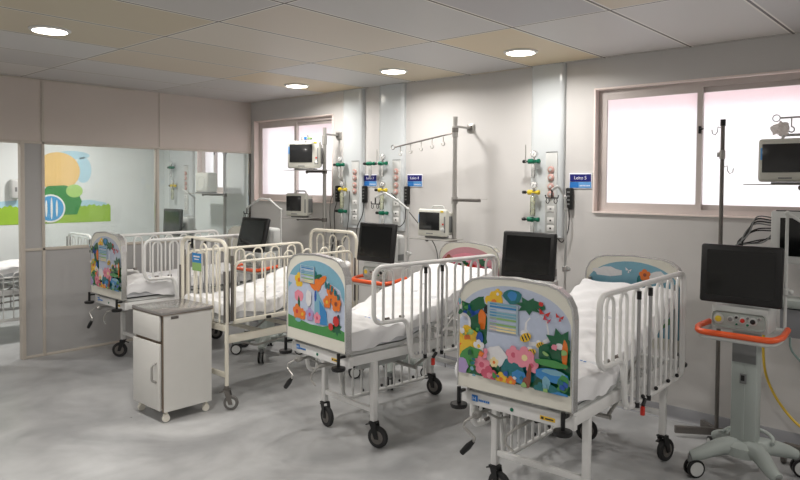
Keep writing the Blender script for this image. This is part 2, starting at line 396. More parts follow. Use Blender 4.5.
def board(mb, y0, th, design):
    out = rnd([(-HW, 0, BZ0), (HW, 0, BZ0), (HW, 0, BZ1-.015), (-HW, 0, BZ1-.015)], .004, 2, True)
    pts = [(-HW, BZ0), (HW, BZ0), (HW, 1.02), (HW-.008, 1.07), (HW-.033, 1.115), (HW-.075, 1.146), (HW-.125, 1.160), (0, 1.172), (-HW+.125, 1.160), (-HW+.075, 1.146), (-HW+.033, 1.115), (-HW+.008, 1.07), (-HW, 1.02)]
    mb.mat(BOARD); mb.prism([(u, y0, z) for u, z in pts], (0, th, 0))
    a = Art(mb, y0); hw = HW-.012
    def cv(px, py):   # photo print layout -> board coordinates (u, z)
        t = (px-462)/116.; return (-HW+t*2*HW, BZ0+((381+28*t)-py)/(213+10*t))
    def at(f, px, py, *r, **k):
        u, z = cv(px, py); f(u, z, *r, **k)
    if design == 'garden':
        a.poly(arch_pts(hw, .69, .97, 1.135), 'sky')
        a.poly([(-hw, .69), (hw, .69), (hw, .73), (.15, .75), (.05, .73), (-.08, .76), (-.2, .79), (-hw, .80)], 'dgreen')
        at(a.blob, 478, 318, .09, .11, 'dgreen', .2, 20); at(a.blob, 472, 350, .07, .10, 'green', .2, 20); at(a.blob, 566, 362, .10, .08, 'dgreen', .25, 20); at(a.blob, 530, 368, .10, .05, 'teal', .25, 20)
        at(a.blob, 515, 345, .07, .05, 'sky', .2); at(a.blob, 545, 330, .06, .07, 'white', .2); at(a.blob, 545, 328, .05, .06, 'sky', .2)
        at(a.blob, 477, 304, .05, .03, 'blue', rot=.5); at(a.blob, 485, 297, .06, .03, 'dgreen', rot=.5); at(a.blob, 489, 322, .03, .09, 'dgreen'); at(a.blob, 494, 293, .02, .03, 'sky')
        at(a.flower, 501, 297, .048, 'yellow', 'orange'); at(a.blob, 494, 304, .02, .022, 'black'); at(a.flower, 505, 289, .024, 'yellow', 'white')
        at(a.blob, 520, 293, .05, .034, 'teal'); at(a.blob, 520, 292, .025, .022, 'pond')
        at(a.star, 536, 303, .07, 'dgreen', 7, .55, .6); at(a.blob, 545, 303, .04, .016, 'dgreen', rot=-.3); at(a.blob, 548, 302, .012, .01, 'red')
        at(a.blob, 489, 314, .022, .05, 'orange'); at(a.blob, 469, 316, .042, .05, 'white', .05); at(a.blob, 469, 316, .03, .036, 'sky', .1)
        at(a.flower, 473, 332, .06, 'yellow', 'orange'); at(a.flower, 466, 340, .05, 'yellow', 'orange'); at(a.flower, 475, 345, .05, 'yellow', 'orange'); at(a.blob, 487, 333, .02, .03, 'blue'); at(a.flower, 486, 341, .03, 'white')
        at(a.butterfly, 552, 312, .028, 'red'); at(a.butterfly, 566, 316, .02, 'red'); at(a.butterfly, 555, 318, .016, 'rose')
        at(a.bee, 534, 334, .03); at(a.bee, 548, 342, .02); at(a.bee, 540, 349, .024)
        at(a.star, 567, 342, .08, 'dgreen', 8, .6, .9); at(a.blob, 560, 352, .07, .05, 'dgreen'); at(a.blob, 566, 344, .018, .014, 'white'); at(a.blob, 571, 352, .015, .06, 'orange')
        at(a.blob, 480, 352, .07, .05, 'green'); at(a.blob, 468, 360, .036, .04, 'lilac'); at(a.blob, 505, 352, .06, .05, 'white'); at(a.flower, 503, 358, .024, 'cream', 'orange')
        at(a.flower, 490, 360, .045, 'pink', 'rose'); at(a.flower, 498, 371, .042, 'rose', 'pink')
        at(a.blob, 522, 366, .06, .055, 'teal'); at(a.flower, 523, 351, .04, 'pink', 'rose'); at(a.flower, 534, 354, .048, 'pink', 'cream'); at(a.flower, 541, 362, .034, 'pink', 'rose')
        at(a.blob, 529, 373, .04, .03, 'pond'); at(a.flower, 511, 375, .032, 'yellow', 'orange'); at(a.flower, 521, 378, .026, 'orange', 'yellow')
        at(a.blob, 538, 376, .012, .07, 'brown', rot=-.12); at(a.blob, 534, 381, .012, .04, 'brown', rot=-.3)
        at(a.blob, 560, 372, .08, .03, 'pond'); at(a.blob, 562, 369, .06, .012, 'sky2'); at(a.blob, 557, 387, .07, .03, 'teal'); at(a.blob, 568, 393, .05, .02, 'pond'); at(a.blob, 571, 380, .03, .035, 'green'); at(a.blob, 555, 379, .02, .03, 'sky2')
        Rn = random.Random(11)
        for i in range(46):
            px, py = [(472, 300, 3), (478, 322, 8), (483, 352, 10), (520, 370, 16), (560, 350, 10), (540, 385, 22), (565, 385, 8)][i % 7][:2]; sp = (6, 12, 14, 20, 12, 16, 8)[i % 7]
            at(a.blob, max(466, min(574, px+Rn.uniform(-sp, sp))), py+Rn.uniform(-7, 7), Rn.uniform(.006, .018), Rn.uniform(.006, .016), Rn.choice(['dgreen', 'green', 'lgreen', 'teal', 'sky2', 'white', 'pink', 'yellow', 'dgreen', 'blue', 'orange']), .3, 8, i, Rn.random()*3)
        for (px, py) in ((481, 363), (483, 371), (470, 372)): at(a.blob, px, py, .01, .01, 'sky2')
        at(a.blob, 560, 360, .08, .016, 'green')
    elif design == 'meadow':
        a.poly(arch_pts(hw, .69, .97, 1.135), 'sky'); a.poly(arch_pts(hw-.002, .90, .97, 1.133), 'sky2')
        a.blob(-.05, .88, .26, .13, 'sky', .1, 24); a.blob(.12, .88, .17, .13, 'sky', .1, 24); a.blob(-.2, 1.0, .1, .03, 'sky', .2)
        a.poly([(-hw, .69), (hw, .69), (hw, .745), (.18, .77), (.08, .745), (-.05, .74), (-.18, .755), (-hw, .77)], 'green')
        a.blob(-.18, .75, .03, .015, 'sky2'); a.star(.22, .76, .05, 'dgreen', 7, .6)
        # flowers, leaves and a toadstool in the print's colours
        a.flower(-.17, 1.00, .045, 'yellow', 'orange'); a.blob(-.17, .90, .05, .036, 'pink'); a.blob(-.17, .84, .012, .06, 'dgreen'); a.flower(-.19, .80, .045, 'orange', 'red'); a.flower(-.13, .79, .035, 'orange', 'yellow')
        a.blob(.0, 1.0, .07, .045, 'orange', .05, rot=-.5); a.blob(.06, 1.01, .07, .022, 'orange', .05, rot=.6); a.blob(-.02, 1.05, .04, .03, 'teal'); a.blob(-.13, 1.06, .03, .028, 'blue'); a.blob(.03, 1.04, .05, .012, 'dgreen', rot=.3)
        a.poly([(-.0, .94), (.02, .96), (.10, .87), (.14, .76), (.02, .75), (.0, .83)], 'sky2'); a.poly([(.05, .90), (.12, .84), (.13, .76), (.06, .755)], 'pond'); a.blob(.01, .92, .012, .035, 'blue')
        a.flower(-.05, .80, .04, 'lilac', 'rose'); a.flower(.03, .79, .034, 'pink', 'rose'); a.blob(-.06, .90, .03, .05, 'white')
        a.flower(.17, .96, .042, 'orange', 'brown'); a.flower(.13, .90, .036, 'orange', 'yellow'); a.flower(.22, .90, .045, 'orange', 'brown')
        a.blob(.22, .80, .03, .03, 'red', .05); a.blob(.17, .76, .022, .022, 'red', .05); a.blob(.24, .83, .01, .01, 'black')
        for i in range(5): a.blob(.12+.03*i, 1.0-.012*i*i*.3, .010, .02, 'teal')
    elif design == 'bluehead':
        a.poly(arch_pts(hw, .69, .97, 1.135), 'sky2'); a.blob(-.16, 1.06, .10, .03, 'white', .2); a.blob(.16, 1.05, .06, .035, 'white', .2); a.blob(-.2, .93, .08, .03, 'sky', .2)
        a.flower(-.12, .95, .035, 'blue', 'pond'); a.flower(-.17, .89, .04, 'yellow', 'orange'); a.flower(-.10, .89, .045, 'yellow', 'orange')
        a.blob(.06, 1.02, .03, .04, 'teal'); a.flower(.08, 1.06, .034, 'orange', 'brown'); a.flower(.0, .93, .02, 'white', 'brown'); a.flower(.06, .90, .02, 'white', 'rose'); a.butterfly(-.02, 1.08, .02, 'white')
        a.flower(.22, .93, .03, 'rose', 'pink'); a.blob(.0, .78, .26, .06, 'green')
    elif design == 'pinkhead':
        a.poly(arch_pts(hw, .69, .97, 1.135), 'skyp'); a.poly(arch_pts(hw-.05, .9, .96, 1.09), 'pink'); a.star(.13, 1.03, .05, 'dgreen', 6, .5)
        for u, z, c in ((-.2, 1.02, 'brown'), (-.12, .98, 'rose'), (-.04, .99, 'dgreen'), (.03, .98, 'red'), (.11, .97, 'rose'), (.18, .96, 'teal'), (.24, .94, 'dgreen'), (.06, .92, 'white'), (-.06, .92, 'white'), (.15, .90, 'dgreen'), (-.16, .92, 'cream')):
            a.flower(u, z, .045, c, 'cream')
        a.blob(.0, .80, .28, .09, 'green')
def info_card(parent, y, u, z, w, h):
    q = MB(mat('info_card_paper', (158, 178, 190), .4, var=.05)); q.box((u, y, z), (w, .003, h))
    cs = ['sky2', 'pond', 'sky', 'sky2', 'sky2', 'lgreen', 'sky', 'lgreen', 'cream', 'cream']
    n_ = len(cs)
    for i, c in enumerate(cs):
        q.mat(A[c]); q.box((u+.002, y-.002, z+h/2-h*(i+.5)/n_), (w*.86, .001, h/n_*.62))
        q.mat(A['pond' if i < 5 else 'lilac']); q.box((u-w*.30, y-.003, z+h/2-h*(i+.55)/n_), (w*.22, .0008, h/n_*.22))
    return q.build('info_card', parent, 'pale green and blue patient card' )

# ------------------------------------------------------------------ casters
def caster(parent, x, y, rz, R=.055, top=.15, wheel=RUBBER, hub=DSTEEL, twin=False, name='caster'):
    """swivel caster on a leg at x,y"""
    q = MB(BLACK if wheel is RUBBER else DSTEEL)
    M = Matrix.Translation((x, y, 0)) @ Matrix.Rotation(rz, 4, 'Z'); q.T = M
    q.cyl((0, 0, top-.02), (0, 0, top+.012), .016)
    tr = .03
    for s in (-1, 1): q.prism([(-.02, s*.021, top-.012), (.022, s*.021, top-.012), (tr+.014, s*.021, R-.008), (tr-.014, s*.021, R-.010)], (0, s*.004, 0))
    q.box((0, 0, top-.014), (.05, .05, .008), bev=.002); q.box((-.03, 0, top-.03), (.05, .016, .006), rot=(0, -.35, 0))
    c = q.build(name, parent)
    w = MB(wheel); w.T = M
    w.lathe([(R*.72, -.015), (R*.94, -.014), (R, -.008), (R, .008), (R*.94, .014), (R*.72, .015)], (tr, 0, R), 'y', 24)
    w.mat(hub); w.lathe([(.01, -.019), (R*.3, -.018), (R*.62, -.0155), (R*.62, .0155), (R*.3, .018), (.01, .019)], (tr, 0, R), 'y', 20)
    w.build('wheel', c)
    return c

# ------------------------------------------------------------------ cot type A (printed boards)
L0 = .68
def mprof(y, hi):          # mattress top height along the cot
    if y < -.22: return .735
    t = (y+.22)/.85
    return .735+hi*t
def side_rail(root, s, drop, y0=-.51, yh=.615):
    x = s*.338; q = MB(WHITE); dz = -drop
    pth = [(y0, .775), (y0, 1.108), (yh, 1.108), (yh, .52), (-.20, .52), (-.245, .775)]
    q.tube(rnd([(x, yy, zz+dz) for yy, zz in pth], .07, 6, True), .0145, 8, True)
    q.mat(DSTEEL)
    for yy in (y0+.10, y0+.22): q.cyl((x-s*.012, yy, .79+dz), (x-s*.012, yy+.03, .79+dz), .010)
    r = q.build('side_rail', root)
    def bot(yy): return (.78 if yy < -.235 else .525)+dz
    yy = y0+.075; i = 0
    while yy < yh-.09:
        g = MB(WHITE); y2 = yy+.078; zt = 1.062+dz
        g.tube([(x, yy, bot(yy))]+[(x, (yy+y2)/2-.039*math.cos(PI*k/8), zt-.012+.042*math.sin(PI*k/8)) for k in range(9)]+[(x, y2, bot(y2))], .0085, 6)
        g.build('rail_bar', r); yy += .156; i += 1
    for yy in (-.10, .05):       # guide rods with black stops
        g = MB(mat('zinc_rod', (158, 158, 158), .45, .1)); xx = x+s*.019; zb = .52 if not drop else .30
        g.cyl((xx, yy, zb), (xx, yy, 1.085+dz), .0085); g.mat(BLACK); g.cyl((xx, yy, 1.045+dz), (xx, yy, 1.085+dz), .0115)
        g.cyl((xx, yy, zb-.01), (xx, yy, zb+.015), .0115); g.build('guide_rod', r)
    for yy in (-.02, .16, .34, .48):
        g = MB(BLACK); g.ball((x+s*.016, yy, .545+dz), .011); g.build('rail_stud', r)
    if not drop:
        g = MB(RED); g.box((x+s*.02, -.03, .475), (.02, .02, .045), bev=.004); g.mat(BLACK); g.cyl((x+s*.02, -.03, .50), (x+s*.02, .0, .53), .01); g.build('release_catch', r, 'red release catch')
    return r
def cloth(root, hi, seed, hang=.09, name='sheet'):
    R = random.Random(seed); ph = [R.random()*6 for _ in range(8)]
    q = MB(SHEET); hw = .288; y0, y1 = -.655, .63
    def top(x, y):
        z = mprof(y, hi)+.012
        z += .005*math.sin(14*y+ph[0]+5*x)+.0045*math.sin(31*x+13*y+ph[1])+.0045*math.sin(47*y-22*x+ph[2])+.003*math.sin(60*y+41*x+ph[4]*2)
        z += .010*math.exp(-((y+.25+.1*x)/.03)**2)*math.sin(20*x+ph[3])
        return z
    rows = []
    nu, nv = 64, 34
    for i in range(nu+1):
        y = y0+(y1-y0)*i/nu; row = []
        # left hang, top, right hang
        for k in range(5, 0, -1):
            d = hang*(k/5)*(1+.25*math.sin(7*y+ph[4])); row.append((-hw-.006-.006*math.sin(25*y+k*.4+ph[5]), y, top(-hw, y)-.012-d))
        for j in range(nv+1):
            x = -hw+2*hw*j/nv; e = 1-min(1, (hw-abs(x))/.03); row.append((x, y, top(x, y)-.010*e*e))
        for k in range(1, 6):
            d = hang*(k/5)*(1+.25*math.sin(9*y+ph[6])); row.append((hw+.006+.007*math.sin(22*y+k*.5+ph[7]), y, top(hw, y)-.012-d))
        rows.append(row)
    # foot end hang
    first = rows[0]
    pre = []
    for k in range(4, 0, -1):
        pre.append([(px*.99, y0-.008, pz-.02*k if abs(px) < hw+.001 else pz-.002*k) for (px, _, pz) in first])
    q.grid(pre+rows)
    o = q
    return o
def cot_a(loc, label, foot, head, hi, left_drop, seed, mirror_casters=(0, 0, 0, 0), rz=0., corner=False):
    t = thing('hospital_cot', loc, label, 'hospital bed', None, rz)
    # frame
    q = MB(WHITE)
    for s in (-1, 1): q.box((s*.262, 0, .56), (.034, 1.30, .058), bev=.004)
    for y in (-.645, .645): q.box((0, y, .56), (.60, .03, .062), bev=.004)
    for y in (-.3, .1, .42): q.box((0, y, .545), (.52, .03, .03))
    q.mat(STEEL); q.box((0, -.655, .56), (.03, .004, .02))
    f = q.build('bed_frame', t)
    q = MB(BLUE); q.box((-.222, -.6625, .566), (.034, .003, .030), bev=.001); q.mat(WHITE)
    q.tube([(-.232, -.6645, .556), (-.232, -.6645, .574), (-.224, -.6645, .563), (-.216, -.6645, .574), (-.216, -.6645, .556)], .0015, 5)
    q.mat(BLUE)
    for i, wd in enumerate((.006, .008, .006, .007, .006, .008)): q.box((-.196+.0105*i, -.6625, .560), (wd, .002, .009))
    q.build('maker_logo', f, 'blue square logo with small blue lettering')
    q = MB(GREEN); q.lathe([(.009, 0), (.009, .002)], (-.015, -.663, .555), 'y', 14); q.build('round_sticker', f, 'green dot sticker')
    q = MB(A['yellow']); q.box((.17, -.6625, .556), (.075, .002, .018)); q.mat(BLACK); q.box((.145, -.664, .556), (.012, .002, .010)); q.box((.18, -.664, .556), (.04, .002, .006)); q.build('warning_sticker', f, 'yellow warning sticker')
    # deck, two sections
    for (ya, yb, nm) in ((-.64, -.21, 'leg_section'), (-.21, .63, 'back_section')):
        q = MB(LPLAST)
        pa, pb = mprof(ya, hi)-.118, mprof(yb, hi)-.118
        q.prism([(-.27, ya, pa), (-.27, yb, pb), (-.27, yb, pb-.022), (-.27, ya, pa-.022)], (.54, 0, 0))
        q.build(nm, t)
    if hi > .05:
        q = MB(STEEL); pz = mprof(.45, hi)-.14
        for s in (-1, 1): q.tube([(s*.2, .15, .55), (s*.2, .45, pz)], .009)
        q.build('backrest_strut', t)
    # mattress
    q = MB(MATTR)
    def f(u, v, sd):
        y = -.65+u*1.275; x = -.283+v*.566; e = max(0, 1-min(v, 1-v)/.05); z = mprof(y, hi)
        return (x, y, z-.012*e*e if sd == 0 else z-.112+.01*e*e)
    q.solid(f, 24, 14); m = q.build('mattress', t)
    sh = cloth(t, hi, seed)
    # small blue laundry print
    sh.mat(BLUE)
    for i in range(7): sh.box((.06+.022*i, -.34+.006*(i % 2), mprof(-.34, hi)+.021), (.013, .010, .001))
    sh.build('sheet', m, 'crumpled white sheet')
    # boards
    L0 = .69
    for y, th, d, nm in ((-L0, .036, foot, 'footboard'), (L0+.014, .036, head, 'headboard')):
        q = MB(BOARD); board(q, y, th, d); bo = q.build(nm, t)
        q = MB(CHROME); yc = y+th/2
        pts = [(-HW, BZ0), (-HW, 1.02), (-HW+.008, 1.07), (-HW+.033, 1.115), (-HW+.075, 1.146), (-HW+.125, 1.160), (0, 1.172), (HW-.125, 1.160), (HW-.075, 1.146), (HW-.033, 1.115), (HW-.008, 1.07), (HW, 1.02), (HW, BZ0)]
        out = []
        for k, (u, z) in enumerate(pts): out.append((u, yc, z))
        C0 = V((0, 0, .9))
        for (a_, b_) in zip(out, out[1:]):
            a_ = V(a_); b_ = V(b_); a_.y = b_.y = y-.003
            ia = a_+(C0-V((a_.x, 0, a_.z))).normalized()*.006; ib = b_+(C0-V((b_.x, 0, b_.z))).normalized()*.006
            oa = a_-(C0-V((a_.x, 0, a_.z))).normalized()*.004; ob = b_-(C0-V((b_.x, 0, b_.z))).normalized()*.004
            ia.y = ib.y = oa.y = ob.y = y-.003
            q.prism([oa, ob, ib, ia], (0, th+.006, 0))
        q.build('edge_trim', bo, 'polished metal edge strip')
        if nm == 'footboard':
            if foot == 'garden': info_card(bo, y-.005, -.05, .985, .165, .135)
            else: info_card(bo, y-.005, -.075, 1.045, .15, .105)
    # board posts
    for y in (-L0+.05, L0-.0):
        for s in (-1, 1):
            q = MB(STEEL); q.cyl((s*.27, y, .53), (s*.27, y, 1.02), .011); q.build('board_post', t)
    # legs and casters
    YL = (-.43, .57)
    for iy, y in enumerate(YL):
        for sx in (-1, 1):
            q = MB(WHITE); q.box((sx*.25, y, .355), (.036, .036, .39), bev=.006)
            q.build('leg', t)
            caster(t, sx*.25, y, (mirror_casters[iy*2+(sx > 0)]), R=.066, top=.168)
    q = MB(WHITE); q.box((0, -.43, .225), (.47, .026, .03), bev=.004); q.build('cross_bar', t)
    q = MB(WHITE); q.box((0, .57, .285), (.47, .026, .03), bev=.004); q.build('cross_bar', t)
    # bumpers at foot and head corners
    for y in (-L0-.03, L0+.08):
        for s in (-1, 1):
            q = MB(BLACK); q.cyl((s*.275, y, .535), (s*.275, y, .625), .010); q.lathe([(.012, .012), (.040, .010), (.042, 0), (.038, -.010), (.012, -.012)], (s*.275, y, .535), 'z', 20)
            q.box((s*.275, y*.97, .60), (.016, .05, .012)); q.build('bumper', t)
    # cranks under the foot end: one long handle unfolded, one short folded
    cx = -.205; q = MB(STEEL); q.cyl((cx, -.30, .49), (cx, -.70, .49), .009); q.lathe([(.016, -.02), (.02, -.01), (.02, .01), (.016, .02)], (cx, -.665, .49), 'y', 12)
    q.tube(rnd([(cx, -.70, .49), (cx-.03, -.725, .465), (cx-.035, -.73, .44), (cx+.035, -.735, .405), (cx+.03, -.74, .385)], .01, 3), .0065)
    q.tube([(cx, -.60, .49), (cx+.03, -.52, .44), (cx+.02, -.42, .42)], .006); c = q.build('crank', t)
    g = MB(BLACK); g.tube([(cx+.03, -.74, .388), (cx+.005, -.743, .36), (cx-.03, -.747, .32)], [.010, .016, .014], 10); g.build('crank_handle', c)
    cx = .03; q = MB(STEEL); q.cyl((cx, -.30, .49), (cx, -.69, .49), .009); q.tube(rnd([(cx, -.69, .49), (cx-.05, -.70, .44), (cx-.055, -.70, .40), (cx-.01, -.70, .38)], .012, 3), .006); q.build('crank', t)
    q = MB(LPLAST); q.box((-.02, -.15, .43), (.07, .42, .05), bev=.008); q.mat(STEEL); q.cyl((-.19, -.02, .40), (.19, -.02, .40), .012); q.tube([(-.17, -.02, .40), (-.17, .28, .52)], .010); q.tube([(.17, -.02, .40), (.17, .28, .52)], .010); q.mat(BLACK); q.cyl((-.02, -.37, .43), (-.02, -.42, .44), .015)
    q.build('lift_mechanism', t)
    if corner:
        q = MB(SHEET); q.tube(curve([(-.318, -.63, .74), (-.325, -.64, .70), (-.328, -.645, .65), (-.325, -.64, .60)], 4), [.012+.014*math.sin(PI*min(1, i/9)) for i in range(13)], 9); q.build('sheet_corner', t, 'sheet corner hanging out')
    side_rail(t, 1, 0); side_rail(t, -1, left_drop)
    return t
cot4 = cot_a((4.845, -1.345, 0), 'white cot with a garden-print footboard, nearest the viewer and beside the right-hand ventilator', 'garden', 'bluehead', .26, .42, 4, (-.1, .3, .5, 1.3), .02, True)
cot3 = cot_a((3.495, -1.30, 0), 'white cot whose footboard shows a blue meadow print and orange leaves, second from the right', 'meadow', 'pinkhead', .26, .42, 3, (-.1, .35, .2, .5), -.095)
cot1 = cot_a((.80, -1.375, 0), 'white cot with a garden-print footboard standing by the glazed partition, both side rails raised', 'garden', 'plain', .03, 0., 1, (-2.3, -2.3, -2.3, -2.3), -.02)

# ------------------------------------------------------------------ cot type B (barred ends)
def cot_b(loc, label, col, hi, seed, group=None, card=True, drop=0., ze=1.19):
    t = thing('barred_cot', loc, label, 'hospital bed', group)
    x0, y0 = .295, .635
    for s in (-1, 1):
        nm = 'foot_end' if s < 0 else 'head_end'
        q = MB(col); y = s*y0
        q.tube(rnd([(-x0, y, .17), (-x0, y, ze), (x0, y, ze), (x0, y, .17)], .09, 7), .0145, 10)
        q.box((0, y, .575), (.56, .024, .04), bev=.003); q.box((0, y, .245), (.56, .022, .035), bev=.003)
        q.mat(DSTEEL)
        for sx in (-1, 1): q.box((sx*x0, y+s*.0, .80), (.012, .045, .36)); q.mat(DSTEEL)
        e = q.build(nm, t)
        for k in range(3):
            cx = -.165+.165*k; g = MB(col)
            g.tube([(cx-.042, y, .59)]+[(cx-.042*math.cos(PI*i/8), y, ze-.08+.045*math.sin(PI*i/8)) for i in range(9)]+[(cx+.042, y, .59)], .0075, 6)
            g.build('end_bar', e)
        if s < 0 and card:
            g = MB(BLACK); g.cyl((-.12, y-.02, 1.12), (-.12, y-.02, 1.19), .009); g.build('card_clip', e)
            g = MB(A['pond']); g.box((-.055, y-.022, 1.05), (.12, .003, .07)); g.mat(A['lgreen']); g.box((-.055, y-.022, .985), (.12, .003, .06))
            g.mat(A['white']); g.box((-.055, y-.0245, 1.06), (.08, .001, .01)); g.box((-.055, y-.0245, 1.04), (.06, .001, .006))
            g.build('info_card', e, 'blue and green patient card')
    for s in (-1, 1):
        x = s*.318; q = MB(col)
        zt = (1.045 if s > 0 else 1.075)-drop; zb = .63-drop
        q.tube(rnd([(x, -.585, zb), (x, -.585, zt), (x, .56, zt), (x, .56, zb)], .07, 6), .0105, 8)
        q.box((x, -.012, zb-.008), (.022, 1.16, .03), bev=.003); r = q.build('side_rail', t)
        yy = -.50
        while yy < .5:
            g = MB(col); za = (1.055 if s > 0 else 1.025)-drop; g.tube([(x, yy, zb)]+[(x, yy+.043-.043*math.cos(PI*i/8), za+.036*math.sin(PI*i/8)) for i in range(9)]+[(x, yy+.086, zb)], .0075, 6)
            g.build('rail_bar', r); yy += .178
        g = MB(DSTEEL); g.box((x, -.605, .86-drop), (.02, .014, .46)); g.build('slide_channel', r)
        g = MB(BLACK); g.box((x+s*.012, -.3, zb-.01), (.02, .04, .02), bev=.004); g.build('rail_catch', r)
    q = MB(col)
    for s in (-1, 1): q.box((s*.262, 0, .49), (.03, 1.25, .055), bev=.003)
    for y in (-.3, .0, .35): q.box((0, y, .50), (.52, .03, .025))
    q.build('bed_frame', t)
    for (ya, yb, nm) in ((-.61, -.21, 'leg_section'), (-.21, .61, 'back_section')):
        q = MB(LPLAST); pa, pb = mprof(ya, hi)-.116, mprof(yb, hi)-.116
        q.prism([(-.27, ya, pa), (-.27, yb, pb), (-.27, yb, pb-.02), (-.27, ya, pa-.02)], (.54, 0, 0)); q.build(nm, t)
    q = MB(MATTR)
    def f(u, v, sd):
        y = -.605+u*1.21; x = -.278+v*.556; e = max(0, 1-min(v, 1-v)/.05); z = mprof(y, hi)
        return (x, y, z-.012*e*e if sd == 0 else z-.112+.01*e*e)
    q.solid(f, 24, 14); m = q.build('mattress', t)
    sh = cloth(t, hi, seed, .07); sh.bm.transform(Matrix.Diagonal((.97, .945, 1, 1))); sh.build('sheet', m, 'crumpled white sheet')
    for sx in (-1, 1):
        for sy in (-1, 1): caster(t, sx*x0, sy*y0, 1.0+.2*sx*sy, R=.052, top=.16, wheel=GTYRE, hub=LPLAST)
    q = MB(STEEL); q.tube(rnd([(-.1, -.25, .36), (.1, -.25, .36), (.1, .3, .40)], .03), .008); q.box((0, .1, .42), (.05, .7, .03)); q.tube([(-.1, -.25, .36), (-.1, .0, .5)], .008); q.tube([(.1, .3, .40), (.1, .35, .5)], .008); q.build('backrest_mechanism', t)
    return t
cot2 = cot_b((2.185, -1.345, 0), 'cream cot with barred ends and a small blue card, behind the bedside cabinet', CREAM, .20, 2)
cotn = cot_b((-1.12, -2.13, 0), 'white barred cot in the next room, beyond the doorway and partition glass', WHITE, .03, 9, card=False, drop=.40, ze=1.02)

# ------------------------------------------------------------------ bedside cabinet
t = thing('bedside_cabinet', (2.225, -2.245, 0), 'white bedside cabinet with one drawer and one door, standing before the cream cot', 'cabinet')
q = MB(CABW); w, d, z0, z1 = .395, .36, .075, .725
q.box((0, d/2-.009, (z0+z1)/2), (w-.037, .0178, z1-z0-.002)); q.box((w/2-.009, 0, (z0+z1)/2), (.018, d, z1-z0)); q.box((-w/2+.009, 0, (z0+z1)/2), (.018, d, z1-z0)); q.box((0, 0, z0+.012), (w-.034, d-.034, .02)); q.box((0, 0, .54), (w-.036, d-.034, .016))
q.mat(EDGE); q.box((w/2-.0095, -d/2-.0016, (z0+z1)/2), (.016, .003, z1-z0-.002)); q.box((0, -d/2+.004, .535), (w-.03, .006, .016)); q.box((0, -d/2+.01, .40), (w-.036, .004, .62)); q.build('body', t)
q = MB(CABTOP); q.box((0, -.004, z1+.0105), (w+.016, d+.03, .02), bev=.003); q.mat(EDGE); q.box((0, -.004, z1-.001), (w+.012, d+.026, .006)); q.build('top', t)
q = MB(CABW); q.box((-.012, -d/2-.009, .632), (w-.03, .018, .168), bev=.006); q.build('drawer', t)
q = MB(CABW); q.box((-.012, -d/2-.009, .305), (w-.03, .018, .448), bev=.005); dr = q.build('door', t)
q = MB(STEEL); q.tube(rnd([(.13, -d/2-.018, .40), (.13, -d/2-.05, .385), (.13, -d/2-.05, .285), (.13, -d/2-.018, .27)], .025, 5), .008); q.build('handle', dr, 'curved metal handle')
q = MB(DSTEEL); q.box((w/2+.001, -.10, .70), (.003, .055, .018)); q.build('maker_plate', t, 'small dark plate')
for sx in (-1, 1):
    for sy in (-1, 1):
        q = MB(mat('ivory_plastic', (238, 234, 222), .4)); q.lathe([(.010, -.012), (.024, -.011), (.026, -.004), (.026, .004), (.024, .011), (.010, .012)], (sx*(w/2-.03), sy*(d/2-.03), .026), 'x', 16); q.cyl((sx*(w/2-.03), sy*(d/2-.03)+.004, .03), (sx*(w/2-.03), sy*(d/2-.03)+.004, .078), .009)
        q.box((sx*(w/2-.03), sy*(d/2-.03), .05), (.032, .03, .012), bev=.003); q.build('caster', t)

